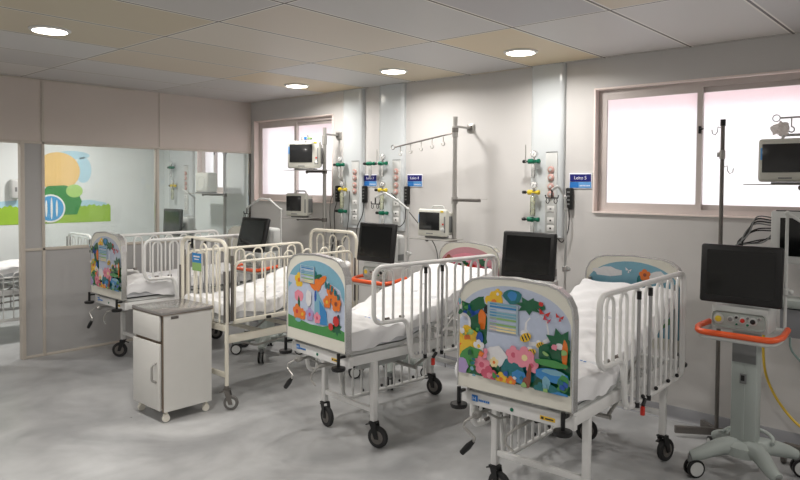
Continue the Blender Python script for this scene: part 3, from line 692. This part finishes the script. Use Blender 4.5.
# ------------------------------------------------------------------ ventilators
def ventilator(loc, label, tilt, boom, hz=0., rz=0.):
    t = thing('ventilator', loc, label, 'ventilator', 'wheeled ventilators standing between the cots', rz)
    # star base
    q = MB(VBODY)
    for (ex, ey) in ((-.215, -.215), (.215, -.215), (.215, .20), (-.215, .20)):
        pts = curve([(0, 0, .17), (ex*.45, ey*.4, .165), (ex*.8, ey*.85, .135), (ex, ey, .118)], 5); n_ = len(pts)
        q.tube(pts, [.055-.028*i/(n_-1) for i in range(n_)], 10)
    q.lathe([(.02, .205), (.085, .20), (.11, .18), (.11, .13), (.08, .118), (.02, .115)], (0, 0, 0), 'z', 24)
    q.tube([(.10*math.cos(a)*1.3, .04+.14*math.sin(a), .20+.02*math.sin(a)) for a in [PI*i/12 for i in range(13)]], .010, 8)
    q.build('base', t)
    for i, (ex, ey) in enumerate(((-.215, -.215), (.215, -.215), (.215, .20), (-.215, .20))):
        a = (.9, -.8, .5, 2.2)[i]; M = Matrix.Translation((ex, ey, 0)) @ Matrix.Rotation(a, 4, 'Z')
        q = MB(GPLAST); q.T = M; q.cyl((0, 0, .09), (0, 0, .125), .016); q.box((.012, 0, .092), (.05, .02, .02), bev=.004); c = q.build('caster', t)
        for sy in (-.017, .017):
            w_ = MB(BLACK); w_.T = M; R_ = .05
            w_.lathe([(R_*.8, -.009), (R_, -.007), (R_, .007), (R_*.8, .009)], (.022, sy, R_), 'y', 24); w_.mat(LPLAST); w_.lathe([(.004, -.0105), (R_*.78, -.0098), (R_*.78, .0098), (.004, .0105)], (.022, sy, R_), 'y', 20); w_.build('wheel', c)
    # column
    q = MB(VBODY); q.box((0, 0, .51), (.13, .10, .64), bev=.012); q.mat(GPLAST); q.box((0, -.052, .70), (.12, .006, .12), bev=.002); q.mat(VBODY); q.box((0, -.051, .45), (.012, .006, .46)); c = q.build('column', t)
    q = MB(GPLAST); q.box((.0, -.060, .555), (.034, .012, .055), bev=.003); q.mat(BLACK); q.box((0, -.067, .56), (.018, .004, .03)); q.build('latch_plate', c)
    # patient module
    q = MB(LPLAST); q.box((0, -.075, .895), (.285, .17, .135), bev=.014); q.mat(VBODY); q.box((0, -.162, .888), (.262, .010, .086), bev=.02)
    mo = q.build('control_module', t)
    for dx, dz, r, m_ in ((-.10, 0, .022, YELLOW), (-.04, .004, .014, GPLAST), (-.01, .018, .009, BLACK), (-.008, -.018, .007, GREEN), (.02, .004, .015, RED), (.045, -.016, .009, GREEN), (.07, .004, .017, BLACK), (.10, .022, .008, GPLAST), (.045, .02, .008, GPLAST)):
        q = MB(LPLAST); q.lathe([(r*1.25, 0), (r*1.25, -.006), (r, -.008)], (dx, -.166, .888+dz), 'y', 14); q.mat(m_); q.lathe([(r*.8, -.006), (r*.75, -.014), (r*.3, -.016)], (dx, -.166, .888+dz), 'y', 12); q.build('port', mo)
    q = MB(LPLAST); q.box((-.02, .05, 1.05), (.20, .13, .27), bev=.03, seg=3); q.mat(GPLAST); q.box((.0815, .05, 1.0), (.004, .07, .05), bev=.001)
    q.build('rear_housing', t)
    # orange push handle
    q = MB(ORANGE); q.tube(rnd([(-.18, -.06, .845), (-.205, -.17, .832), (-.18, -.255, .822), (.185, -.255, .822), (.21, -.17, .832), (.20, -.02, .845)], .07, 6), .0165, 10)
    q.build('push_handle', t, 'orange handle')
    q = MB(LPLAST); q.tube(rnd([(-.17, -.02, .822), (-.19, -.17, .810), (-.17, -.24, .798), (.175, -.24, .798), (.195, -.17, .810), (.19, -.02, .822)], .07, 6), .016, 10); q.box((-.12, .0, .83), (.14, .05, .03), bev=.005); q.box((.12, .0, .83), (.16, .05, .03), bev=.005); q.build('handle_bracket', t)
    # screen
    q = MB(BLACK); M = Matrix.Translation((0, -.15, 1.13)) @ Matrix.Rotation(hz, 4, 'Z') @ Matrix.Rotation(-tilt, 4, 'X'); q.T = M
    q.box((0, 0, 0), (.405, .034, .315), bev=.014, seg=3); q.box((0, .025, 0), (.30, .03, .22), bev=.01); sc = q.build('display', t)
    q = MB(SCREEN); q.T = M; q.box((0, -.0175, .005), (.335, .003, .245)); q.build('screen_glass', sc)
    q = MB(GPLAST); q.cyl((0, -.12, 1.10), (0, .02, 1.08), .03); q.build('display_mount', t)
    # hose boom
    px, py = .175, .03; q = MB(LPLAST)
    q.cyl((px-.03, py, .80), (px, py, .80), .014); q.tube([(px, py, .80), (px, py, boom[0])], .0085, 8)
    q.lathe([(.012, -.02), (.020, -.014), (.020, .014), (.012, .02)], (px, py, 1.04), 'z', 12); q.ball((px+.024, py, 1.04), .015)
    q.build('boom_pole', t)
    q = MB(LPLAST); pts = [(px, py, boom[0])]+[tuple(V((px, py, boom[0]))+V(v)) for v in boom[1]]
    q.tube(rnd(pts, .04, 4), .0085, 8)
    for p_ in (pts[0], pts[1]): q.ball(p_, .014)
    ar = q.build('boom_arm', t)
    if boom[2]:
        e = V(pts[-1]); q = MB(BLACK); q.tube([e, e+V((0, 0, -.05))], .006); q.tube([e+V((-.05, 0, -.035)), e+V((-.045, 0, -.055)), e+V((.045, 0, -.055)), e+V((.05, 0, -.035))], .005)
        for s in (-1, 1): q.tube([e+V((s*.03+.012*math.cos(a_), -.004, -.075+.018*math.sin(a_))) for a_ in [PI*(.75+1.5*i/8) for i in range(9)]], .003, 6)
        q.build('hose_holder', ar, 'dark hose holder')
    return t
ventilator((5.49, -.65, 0), 'ventilator with orange handle at the right edge, its wheeled base fully in view', .06, (1.46, [(.10, -.02, -.06), (.20, -.08, -.2)], False))
ventilator((4.165, -.60, 0), 'ventilator behind the nearest cot, only its black display and pole showing', .10, (1.44, [(-.01, 0, .08), (-.05, -.02, .16), (-.09, -.03, .13)], True))
ventilator((2.775, -.62, 0), 'ventilator with orange handle between the cream cot and the meadow-print cot', .13, (1.40, [(-.10, -.02, .07), (-.22, -.04, .13), (-.31, -.06, .09)], True))
ventilator((1.415, -.84, 0), 'ventilator with orange handle seen through the rails of the cream cot', .24, (1.36, [(-.12, -.04, .09), (-.20, -.08, .10), (-.33, -.14, .01)], True))
ventilator((-.86, -.36, 0), 'ventilator in the next room, its display seen through the partition glass', .04, (1.42, [(-.1, -.02, .06), (-.2, -.04, .1)], False))

# ------------------------------------------------------------------ medical gas ducts on the wall
def duct(x0, x1, zb, label, outs_x):
    xc, hw = (x0+x1)/2, (x1-x0)/2
    t = thing('gas_service_duct', (xc, 0, zb), label, 'wall duct', 'pale vertical service ducts on the back wall')
    q = MB(DUCT); pts = [(-hw, 0)]+[(-hw+.04-.04*math.cos(a), -.02-.025*math.sin(a)) for a in [PI/2*i/6 for i in range(7)]]+[(hw-.04+.04*math.sin(a), -.02-.025*math.cos(a)) for a in [PI/2*i/6 for i in range(7)]]+[(hw, 0)]
    q.prism([(u, v, 0) for u, v in pts], (0, 0, H-zb-.001), True); q.build('duct_cover', t)
    q = MB(LPLAST); q.box((outs_x-xc, -.048, .34), (.10, .008, .62), bev=.003); q.mat(BLACK); q.box((outs_x-xc, -.051, .655), (.10, .004, .004)); q.build('outlet_plate', t)
    for i, z in enumerate((1.72, 1.66, 1.59, 1.53)):
        q = MB(RING); q.lathe([(.027, 0), (.027, -.010), (.018, -.016)], (outs_x-xc, -.052, z-zb), 'y', 18)
        q.mat(RED if i in (1, 3) else (DSTEEL if i else GREEN)); q.lathe([(.021, -.011), (.017, -.014)], (outs_x-xc, -.0535, z-zb), 'y', 16); q.mat(LPLAST); q.lathe([(.011, -.012), (.010, -.020)], (outs_x-xc, -.0535, z-zb), 'y', 12)
        q.build('gas_outlet', t)
    for z in (1.42, 1.33, 1.27):
        q = MB(WHITE); q.box((outs_x-xc, -.0535, z-zb), (.06, .006, .045), bev=.002); q.mat(BLACK if z < 1.4 else GPLAST); q.box((outs_x-xc, -.0575, z-zb), (.014, .003, .012)); q.build('socket', t)
    return t
duct(1.585, 1.865, 1.17, 'leftmost pale blue service duct, beside the far window', 1.78)
duct(2.085, 2.40, 1.17, 'middle pale blue service duct, between two blue wall signs', 2.33)
duct(3.74, 4.025, 1.20, 'right-hand pale blue service duct, standing alone left of the big window', 3.935)
duct(-1.80, -1.22, 1.17, 'pale service duct in the next room seen through the partition glass', -1.35)

def flowmeter(x, z, label, m, long, gauge=True, y=-.10, up=False):
    t = thing('gas_flowmeter', (x, y, z), label, 'flowmeter', 'coloured valves fitted to the wall ducts')
    q = MB(m); q.lathe([(.012, -.05), (.020, -.046), (.020, .0), (.013, .004), (.013, .03), (.018, .034), (.018, .05), (.010, .054)], (0, 0, 0), 'x', 14); q.cyl((0, 0, 0), (0, .045, 0), .010); q.mat(BLACK); q.lathe([(.008, -.10), (.013, -.095), (.013, -.07), (.006, -.065), (.006, -.04)], (0, 0, 0), 'x', 12)
    q.build('valve_body', t)
    if gauge:
        q = MB(CHROME); q.lathe([(.026, .012), (.028, .008), (.028, -.010), (.024, -.012)], (.012, -.012, .055), 'y', 20); q.mat(WHITE); q.lathe([(.022, -.0125), (.020, -.0135)], (.012, -.012, .055), 'y', 18); q.mat(BLACK); q.box((.012, -.026, .055), (.003, .001, .024), rot=(0, .6, 0)); q.mat(STEEL); q.cyl((.01, -.01, .01), (.01, -.01, .03), .006); q.build('gauge', t)
    if long:
        q = MB(CLEARP); q.lathe([(.014, 0), (.020, -.01), (.021, -.145), (.014, -.155)], (0, -.01, -.03), 'z', 16); q.build('flow_tube', t, 'yellowish clear tube')
        q = MB(STEEL); q.cyl((0, -.01, -.005), (0, -.01, -.035), .012); q.build('collar', t)
    else:
        q = MB(CLEARW); q.lathe([(.012, 0), (.014, -.01), (.014, -.10), (.009, -.11)], (0, -.01, -.02), 'z', 14); q.build('flow_tube', t, 'clear tube')
    if up:
        q = MB(STEEL); q.cyl((-.075, 0, 0), (-.075, 0, .13), .004); q.ball((-.075, 0, 0), .013); q.build('float_tube', t)
    return t
flowmeter(1.62, 1.79, 'green valve high on the leftmost duct, beside the far window', GREEN, False)
flowmeter(1.655, 1.545, 'yellow valve and clear tube on the leftmost duct', YELLOW, True)
flowmeter(1.655, 1.33, 'small dark green valve low on the leftmost duct', GREEN, False, False)
flowmeter(2.045, 1.795, 'green valve at the left side of the middle duct, with an upright rod', GREEN, False, False, up=False)
flowmeter(2.20, 1.795, 'green valve with an upright rod on the middle duct', GREEN, False, True, up=True)
flowmeter(2.20, 1.545, 'yellow valve and clear tube on the middle duct', YELLOW, True)
flowmeter(2.215, 1.33, 'small dark green valve low on the middle duct', GREEN, False, False)
flowmeter(3.81, 1.785, 'green valve with round gauge on the right-hand duct', GREEN, False, up=True)
flowmeter(3.81, 1.545, 'yellow valve with black knob on the right-hand duct', YELLOW, True)
flowmeter(3.81, 1.335, 'small dark green valve low on the right-hand duct', GREEN, False, False)
flowmeter(-1.62, 1.80, 'dark green valve high on the duct of the next room', GREEN, False)
flowmeter(-1.58, 1.56, 'yellow valve on the duct of the next room', YELLOW, True)

# handsets on the wall, each with its hanging lead
def handset(x, label, path):
    t = thing('wall_handset', (x, -.02, 1.50), label, 'handset', 'black handsets hung beside the ducts')
    q = MB(BLACK); q.box((0, 0, 0), (.052, .038, .165), bev=.010); q.mat(GPLAST)
    for k in range(4): q.box((-.0, -.02, .05-.03*k), (.022, .003, .010))
    q.build('body', t)
    q = MB(BLACK); q.tube(curve([(0, -.01, -.08)]+path, 5), .0042, 6); q.build('lead', t)
handset(1.50, 'black handset left of the leftmost duct', [(-.02, -.03, -.2), (.0, -.04, -.4), (-.03, -.05, -.55), (-.02, -.05, -.7)])
handset(1.885, 'black handset between the two left-hand ducts', [(.0, -.03, -.2), (-.05, -.05, -.32), (-.02, -.08, -.45), (.1, -.1, -.55)])
handset(2.435, 'black handset right of the middle duct, under a blue sign', [(.0, -.02, -.15), (-.01, -.02, -.24), (-.05, -.04, -.29), (-.09, -.04, -.28)])
handset(4.075, 'black handset right of the right-hand duct', [(.01, -.02, -.15), (.0, -.02, -.25), (-.04, -.03, -.33), (-.08, -.04, -.30)])
def cable(name, label, pts, r, m, cat='cable', n_=6):
    q = MB(m); q.tube(curve(pts, n_), r, 7); return tag(q.build(name), label, cat)
cable('cable', 'long black cable slanting from the middle duct down past the small monitor', [(2.33, -.12, 1.52), (2.45, -.05, 1.38), (2.62, -.04, 1.22), (2.80, -.05, 1.05), (2.86, -.07, .8), (2.9, -.06, .4), (2.93, -.06, .005)], .004, BLACK)
cable('cable', 'black cable looping down from the leftmost duct', [(1.775, -.12, 1.53), (1.74, -.09, 1.42), (1.72, -.08, 1.25), (1.66, -.07, 1.05), (1.57, -.08, .9), (1.58, -.06, .4), (1.6, -.06, .005)], .004, BLACK)
cable('cable', 'thin black cable hanging left of the leftmost duct', [(1.47, -.05, 1.50), (1.42, -.05, 1.40), (1.41, -.04, 1.2), (1.45, -.04, 1.0), (1.43, -.04, .85), (1.44, -.05, .4), (1.43, -.06, .005)], .003, BLACK)

# blue signs
def text_mesh(s, size, m, parent, loc, name='lettering', ext=.0006):
    cu = bpy.data.curves.new(name, 'FONT'); cu.body = s; cu.size = size; cu.extrude = ext; cu.align_x = 'CENTER'; cu.align_y = 'CENTER'
    o = bpy.data.objects.new('tmp', cu); COL.objects.link(o)
    dg = bpy.context.evaluated_depsgraph_get(); me = bpy.data.meshes.new_from_object(o.evaluated_get(dg)); bpy.data.objects.remove(o)
    me.transform(Matrix.Translation(loc) @ Matrix.Rotation(PI/2, 4, 'X')); me.materials.clear(); me.materials.append(m)
    ob = bpy.data.objects.new(name, me); COL.objects.link(ob); ob.parent = parent; return ob
TXT = mat('sign_white_print', (235, 235, 245), .5)
def sign(x, z, txt, label):
    t = thing('bed_sign', (x, -.004, z), label, 'sign', 'blue bed number signs on the back wall')
    q = MB(TXT); q.box((0, 0, 0), (.185, .006, .118), bev=.002); q.mat(NAVY); q.box((0, -.0035, .022), (.172, .002, .056)); q.mat(BLUE); q.box((-.05, -.0035, -.03), (.072, .002, .044)); q.mat(SKYB); q.box((.037, -.0035, -.03), (.10, .002, .044)); q.build('plate', t)
    text_mesh(txt, .036, TXT, t, (0, -.0052, .022))
    q = MB(TXT)
    for i in range(7): q.box((.0+.012*i, -.0052, -.036), (.007, .001, .010))
    q.build('small_print', t)
sign(4.155, 1.635, 'Leito 5', 'blue sign reading Leito 5, right of the right-hand duct')
sign(2.515, 1.635, 'Leito 4', 'blue sign reading Leito 4, right of the middle duct')
sign(1.945, 1.635, 'Leito 3', 'blue sign reading Leito 3, between the two left-hand ducts')

# ------------------------------------------------------------------ wall poles with shelves, hooks and monitors
def wall_pole(x, y, z0, z1, label, br_z):
    t = thing('wall_pole', (x, 0, z0), label, 'pole', 'steel poles bracketed to the back wall')
    q = MB(STEEL); q.cyl((0, y, 0), (0, y, z1-z0), .0185, seg=14); q.lathe([(.0185, 0), (.025, .004), (.025, .09), (.0185, .094)], (0, y, z1-z0-.17), 'z', 14); q.build('tube', t)
    for bz in br_z:
        q = MB(STEEL); q.cyl((0, y, bz-z0), (0, -.02, bz-z0), .010); q.box((0, -.010, bz-z0), (.07, .02, .07), bev=.006); q.mat(DSTEEL); q.box((0, -.024, bz-z0), (.04, .02, .045), bev=.004); q.build('wall_bracket', t)
    return t
def shelf_arm(t, y, z0, z, sh, ax):
    q = MB(DSTEEL); q.lathe([(.019, -.02), (.027, -.018), (.027, .018), (.019, .02)], (0, y, z-z0), 'z', 14); q.tube([(0, y, z-z0), (ax, y-.04, z-z0)], .011); q.ball((ax, y-.04, z-z0-.004), .016)
    q.mat(STEEL); q.box((sh[0], y-.08+sh[1], z-z0+.014), (sh[2], .24, .006), bev=.002); q.build('shelf', t)
def monitor(loc, rz, label, w=.30, h=.245, knob=True, top=None):
    t = thing('patient_monitor', loc, label, 'monitor', 'off-white patient monitors', rz)
    q = MB(MPLAST); q.box((0, 0, h/2+.012), (w, .05, h), bev=.018, seg=3); q.box((.01, .065, h/2+.005), (w*.82, .11, h*.86), bev=.02, seg=3); q.mat(GPLAST); q.box((w*.44, .04, h/2), (.012, .14, h*.6), bev=.004); q.build('casing', t)
    q = MB(GSCREEN); q.box((-.025, -.026, h/2+.024), (w*.70, .004, h*.66), bev=.001); q.build('screen', t)
    q = MB(GPLAST); q.box((-.02, -.0265, .034), (.07, .002, .008)); q.build('label_strip', t)
    q = MB(SKYB); q.box((-w/2+.022, -.0265, h*.70), (.014, .002, .07)); q.build('key_column', t)
    if knob:
        q = MB(LPLAST); q.lathe([(.018, 0), (.018, -.012), (.013, -.016)], (w/2-.035, -.024, .07), 'y', 16); q.build('knob', t)
        q = MB(YELLOW); q.box((w/2-.045, -.026, h-.005), (.03, .003, .016)); q.mat(RED); q.box((w/2-.035, -.026, .115), (.014, .003, .014)); q.build('alarm_button', t)
    q = MB(LPLAST); q.tube(rnd([(-.06, .06, h), (-.05, .06, h+.035), (.06, .06, h+.035), (.07, .06, h)], .02), .008); q.build('handle', t)
    q = MB(GPLAST); q.box((0, .05, .004), (w*.6, .10, .014), bev=.003); q.build('foot', t)
    return t
pz = .92
t = wall_pole(1.50, -.20, pz, 2.155, 'steel wall pole in front of the far window, carrying two monitors', (2.09, 1.0))
shelf_arm(t, -.20, pz, 1.72, (-.15, -.02, .46), -.22); shelf_arm(t, -.20, pz, 1.24, (-.26, -.02, .36), -.36)
monitor((1.385, -.365, 1.738), .50, 'off-white monitor on the upper shelf of the far pole, in front of the window', .34, .27)
monitor((1.20, -.30, 1.26), .30, 'grey monitor on the lower shelf of the far pole, below the window sill', .25, .23, False)
t = wall_pole(3.14, -.225, .95, 2.16, 'tall steel wall pole with hooks arm, right of the middle duct', (2.08, 1.02))
q = MB(DSTEEL); q.tube([(0, -.225, 1.08), (-.66, -.24, .98)], .007); q.tube([(-.66-.022+.02*math.cos(a), -.24, .98+.02*math.sin(a)) for a in [2*PI*i/12 for i in range(13)]], .004, 6); q.lathe([(.019, -.02), (.027, -.018), (.027, .018), (.019, .02)], (0, -.225, 1.10), 'z', 14); hk = q.build('drip_arm', t)
for k in range(5):
    x_ = -.12-.12*k; z_ = 1.08+(x_/.66)*.10
    q = MB(STEEL); q.tube([(x_, -.23, z_), (x_, -.232, z_-.055)], .0042, 6); q.tube([(x_+.016*math.sin(a), -.232, z_-.07+.016*math.cos(a)) for a in [2*PI*i/10 for i in range(9)]], .0042, 6); q.build('drip_hook', hk)
q = MB(STEEL); q.lathe([(.019, -.03), (.027, -.028), (.027, .028), (.019, .03)], (0, -.225, .52), 'z', 14); q.mat(DSTEEL); q.box((.13, -.235, .522), (.26, .035, .022), bev=.004); q.mat(STEEL); q.box((.19, -.235, .536), (.28, .012, .004)); q.build('side_arm', t)
shelf_arm(t, -.225, .95, 1.135, (-.13, -.02, .42), -.26)
monitor((2.985, -.31, 1.158), .05, 'off-white monitor on a low shelf left of the tall hook pole', .30, .225)
t = wall_pole(6.10, -.20, .92, 2.19, 'steel wall pole just beyond the right edge of view', (2.12,))
q = MB(STEEL); q.tube([(0, -.20, 1.09), (-.57, -.22, 1.085)], .0055); q.tube([(-.59+.02*math.cos(a), -.22, 1.085+.02*math.sin(a)) for a in [2*PI*i/12 for i in range(13)]], .003, 6); hk = q.build('drip_arm', t)
for k in range(3):
    x_ = -.51+.10*k; z_ = 1.085
    q = MB(STEEL); q.tube([(x_, -.22, z_), (x_, -.222, z_-.055)], .0042, 6); q.tube([(x_+.016*math.sin(a), -.222, z_-.07+.016*math.cos(a)) for a in [2*PI*i/10 for i in range(9)]], .0042, 6); q.build('drip_hook', hk)
shelf_arm(t, -.20, .92, 1.60, (-.43, -.02, .56), -.45)
monitor((5.605, -.30, 1.617), .0, 'off-white monitor on the shelf at the right edge, in front of the big window', .33, .25, True)
# things on top of monitors
def crumple(c, r, m, seed, name, label, cat, sc=(1, 1, .8)):
    R = random.Random(seed); q = MB(m); t_ = bmesh.new(); bmesh.ops.create_icosphere(t_, subdivisions=3, radius=r)
    for v in t_.verts:
        n_ = v.co.normalized(); k = 1+.18*math.sin(9*n_.x+seed)+.16*math.sin(13*n_.y+7*n_.z+seed*2)+.1*math.sin(21*n_.z+4*n_.x)
        v.co = V((v.co.x*k*sc[0], v.co.y*k*sc[1], v.co.z*k*sc[2]))
    t_.transform(Matrix.Translation(c)); q._in(t_, False); return tag(q.build(name), label, cat)
crumple((5.55, -.27, 1.936), .045, mat('soft_tissue', (250, 242, 240), .8), 3, 'crumpled_cloth', 'crumpled whitish cloth on top of the right-edge monitor', 'cloth', (1, .8, .85))
t = thing('sensor_bundle', (1.42, -.36, 2.022), 'clear tubing with blue and green tips lying on the upper monitor by the window', 'tubing')
q = MB(CLEARW); q.tube(curve([(-.08, 0, .01), (-.05, -.01, .05), (.0, .01, .02), (.03, -.01, .06), (.08, 0, .02)], 5), .006, 8); q.build('tubing', t)
q = MB(BLUE); q.box((.0, -.02, .022), (.025, .02, .03), bev=.004); q.build('blue_tip', t, 'blue connector')
q = MB(A['lgreen']); q.box((.07, -.02, .018), (.05, .02, .018), bev=.004); q.build('green_tip', t, 'green connector')

# drip stand behind the right ventilator
t = thing('drip_stand', (5.20, -.17, 0), 'slim grey drip stand in front of the big window', 'drip stand')
q = MB(DSTEEL); q.cyl((0, 0, .06), (0, 0, 1.99), .0125); q.mat(BLACK); q.cyl((0, 0, 1.98), (0, 0, 2.02), .016); q.build('pole', t)
for (s, z) in ((-1, 1.965), (1, 1.72)):
    q = MB(STEEL); q.tube([(0, 0, z-.0), (s*.03, 0, z+.01), (s*.032, 0, z-.02), (s*.045, 0, z-.04), (s*.062, 0, z-.03), (s*.066, 0, z-.005)], .0035, 6); q.build('hook', t)
q = MB(STEEL); q.lathe([(.0125, -.03), (.018, -.026), (.018, .026), (.0125, .03)], (0, 0, 1.80), 'z', 12); q.box((-.022, 0, 1.80), (.02, .01, .03), bev=.002); q.build('collar', t)
for k, (dx, dy) in enumerate(((-.21, -.14), (.20, -.17), (.18, .10), (-.12, .10))):
    q = MB(DSTEEL); d_ = V((dx, dy, 0)).length; an = math.atan2(dy, dx); q.T = Matrix.Rotation(an, 4, 'Z'); q.box((d_/2, 0, .045), (d_, .026, .045), bev=.003); q.build('leg', t)

# next device at the right edge: white bedside console on a grey trolley
t = thing('bedside_console', (5.74, -.30, 0), 'white console with a dark screen behind the right-hand ventilator', 'console')
q = MB(LPLAST); q.box((0, 0, 1.315), (.42, .16, .30), bev=.012); q.mat(BLACK); q.box((0, -.06, 1.462), (.37, .03, .012)); q.build('casing', t)
q = MB(SCREEN); q.box((.015, -.082, 1.318), (.35, .006, .215)); q.build('screen', t)
q = MB(LPLAST); q.box((.06, .02, 1.13), (.10, .10, .10), bev=.01); q.box((.06, .02, .60), (.07, .07, .99), bev=.01); q.build('stand', t)
q = MB(VBODY); q.box((.07, 0, .94), (.46, .20, .045), bev=.008); q.mat(BASEB); q.box((.07, .0, .83), (.44, .18, .16), bev=.006); q.build('tray', t)
q = MB(DSTEEL); q.box((.06, -.0, .095), (.40, .05, .05), bev=.01); q.box((.06, 0, .095), (.05, .36, .05), bev=.01)
for a, b_ in ((-.13, 0), (.25, 0), (.06, .15), (.06, -.15)): q.lathe([(.01, -.012), (.036, -.011), (.036, .011), (.01, .012)], (a, b_, .036), 'x', 16); q.cyl((a, b_, .036), (a, b_, .09), .008)
q.build('base', t)
R = random.Random(5)
t = thing('cable_bundle', (5.53, -.30, 1.2), 'bundle of black and grey cables drooping left of the white console', 'cables')
for k in range(9):
    a = R.random()*.05; q = MB(BLACK if k % 3 else GPLAST)
    q.tube(curve([(-.006, 0, .22-.015*k), (-.06-a, -.01, .19-.02*k+a), (-.13-.012*k, -.02, .12-.012*k), (-.20+.02*k, -.03, .03-.01*k), (-.19+.03*k, -.04, -.08)], 6), .0042, 7); q.build('cable', t)
cable('hose', 'yellow hose hanging down the wall at the right edge', [(5.455, -.14, .78), (5.45, -.14, .62), (5.47, -.13, .44), (5.55, -.12, .28), (5.68, -.12, .16), (5.88, -.12, .12), (6.0, -.1, .02)], .008, HOSEY, 'hose')
cable('hose', 'thin grey-green hose hanging at the right edge beside the yellow one', [(5.69, -.62, .80), (5.70, -.60, .72), (5.78, -.52, .60), (5.86, -.47, .48), (5.93, -.45, .3), (6.0, -.45, .008)], .006, HOSEG, 'hose')

# ------------------------------------------------------------------ next room: mural, dispenser, shelf
t = thing('wall_mural', (XL+.001, 0, 1.1), 'painted mural of green grass and soft sky on the wall of the next room', 'mural')
def mpoly(q, pts, k, m):
    q.mat(m); q.prism([(.001+.0012*k, y, z-1.1) for y, z in pts], (.0015, 0, 0))
def mcirc(q, y, z, ry, rz, k, m, n_=28, a0=0., a1=2*PI): mpoly(q, [(y+ry*math.cos(a0+(a1-a0)*i/n_), z+rz*math.sin(a0+(a1-a0)*i/n_)) for i in range(n_)], k, m)
MG = mat('mural_grass', (156, 196, 60), .6, var=.12, scale=5); MG2 = mat('mural_dark_green', (52, 140, 66), .6, var=.1); MSK = mat('mural_sky', (176, 214, 228), .6, var=.06); MT = mat('mural_tan', (232, 196, 128), .6, var=.05); MBL = mat('mural_blue', (70, 160, 216), .6); MW = mat('mural_white', (236, 236, 232), .6); MGL = mat('mural_pale_green', (172, 212, 120), .6)
q = MB(MG); mpoly(q, [(-3.0, 1.10), (-.74, 1.10), (-.74, 1.30)]+[(-.74-.03*i, 1.30+.02*(i % 2)+.01*math.sin(i)) for i in range(76)], 0, MG); q.build('grass_band', t)
q = MB(MSK); mpoly(q, [(-3.0, 1.30), (-.78, 1.30), (-.80, 1.34), (-1.0, 1.38), (-1.3, 1.36), (-1.6, 1.40), (-2.0, 1.37), (-3.0, 1.39)], -.4, MSK); mcirc(q, -1.08, 1.75, .10, .16, -.4, MSK); mcirc(q, -1.2, 1.93, .2, .05, -.4, MSK); q.build('sky_patch', t)
q = MB(MT); mcirc(q, -1.38, 1.73, .26, .23, 1, MT); q.build('sun_disc', t, 'large tan painted disc')
q = MB(MG2); mpoly(q, [(-1.56, 1.20), (-1.16, 1.20), (-1.10, 1.36), (-1.16, 1.50), (-1.30, 1.56), (-1.50, 1.55), (-1.60, 1.44)], 2, MG2); mcirc(q, -1.19, 1.49, .10, .08, 3, MGL); q.build('bush', t, 'rounded green painted bush')
q = MB(MBL); mcirc(q, -1.47, 1.28, .17, .17, 4, MW); mcirc(q, -1.47, 1.28, .15, .15, 5, MBL)
for k in range(3): mcirc(q, -1.52+.06*k, 1.28, .012, .13-.03*abs(k-1), 6, MW)
q.build('ball', t, 'blue and white painted ball')
t = thing('soap_dispenser', (XL+.001, -1.875, 1.40), 'white wall dispenser above the mural grass, seen through the doorway', 'dispenser')
q = MB(LPLAST); q.box((.045, 0, .115), (.09, .105, .23), bev=.025, seg=3); q.build('casing', t)
q = MB(GPLAST); q.box((.09, .0, .11), (.006, .022, .05), bev=.002); q.build('sight_window', t)
t = wall_pole(-.24, -.20, .92, 2.10, 'steel wall pole in the next room behind the partition glass', (2.02,))
shelf_arm(t, -.20, .92, 1.46, (-.33, 0, .62), -.4)
t = thing('covered_device', (-.47, -.30, 1.480), 'pale device under a whitish cover on the shelf of the next room window', 'device')
q = MB(MPLAST); q.box((0, 0, .125), (.27, .14, .235), bev=.03, seg=3); q.mat(LPLAST); q.tube([(-.0+.08*math.cos(a_), -.071, .12+.08*math.sin(a_)) for a_ in [2*PI*i/16 for i in range(17)]], .004, 6); q.build('cover', t)
q = MB(GPLAST); q.box((0, 0, .006), (.24, .14, .012)); q.build('base', t)
# ------------------------------------------------------------------ camera, world, render settings
cam = bpy.data.cameras.new('camera'); co = bpy.data.objects.new('camera', cam); COL.objects.link(co)
f, yaw, pit, rol = 671.452931, .732351897, .0312480803, .00705536480
fw = V((-math.sin(yaw)*math.cos(pit), math.cos(yaw)*math.cos(pit), -math.sin(pit))); r0 = V((math.cos(yaw), math.sin(yaw), 0)); u0 = r0.cross(fw)
r2 = math.cos(rol)*r0+math.sin(rol)*u0; u2 = -math.sin(rol)*r0+math.cos(rol)*u0
M = Matrix((r2, u2, -fw)).transposed().to_4x4(); M.translation = V((6.51965525, -4.65875277, 1.6)); co.matrix_world = M
cam.sensor_width = 36; cam.lens = 36*f/800; cam.shift_y = -(240-205.284582)/800; cam.clip_start = .05
S.camera = co
w = bpy.data.worlds.new('World'); S.world = w; w.use_nodes = True
bg = w.node_tree.nodes['Background']; bg.inputs[0].default_value = (.95, .97, 1., 1); bg.inputs[1].default_value = 1.65
S.view_settings.view_transform = 'Standard'; S.view_settings.look = 'None'; S.view_settings.gamma = 1; S.view_settings.exposure = .42
S.view_settings.use_curve_mapping = False
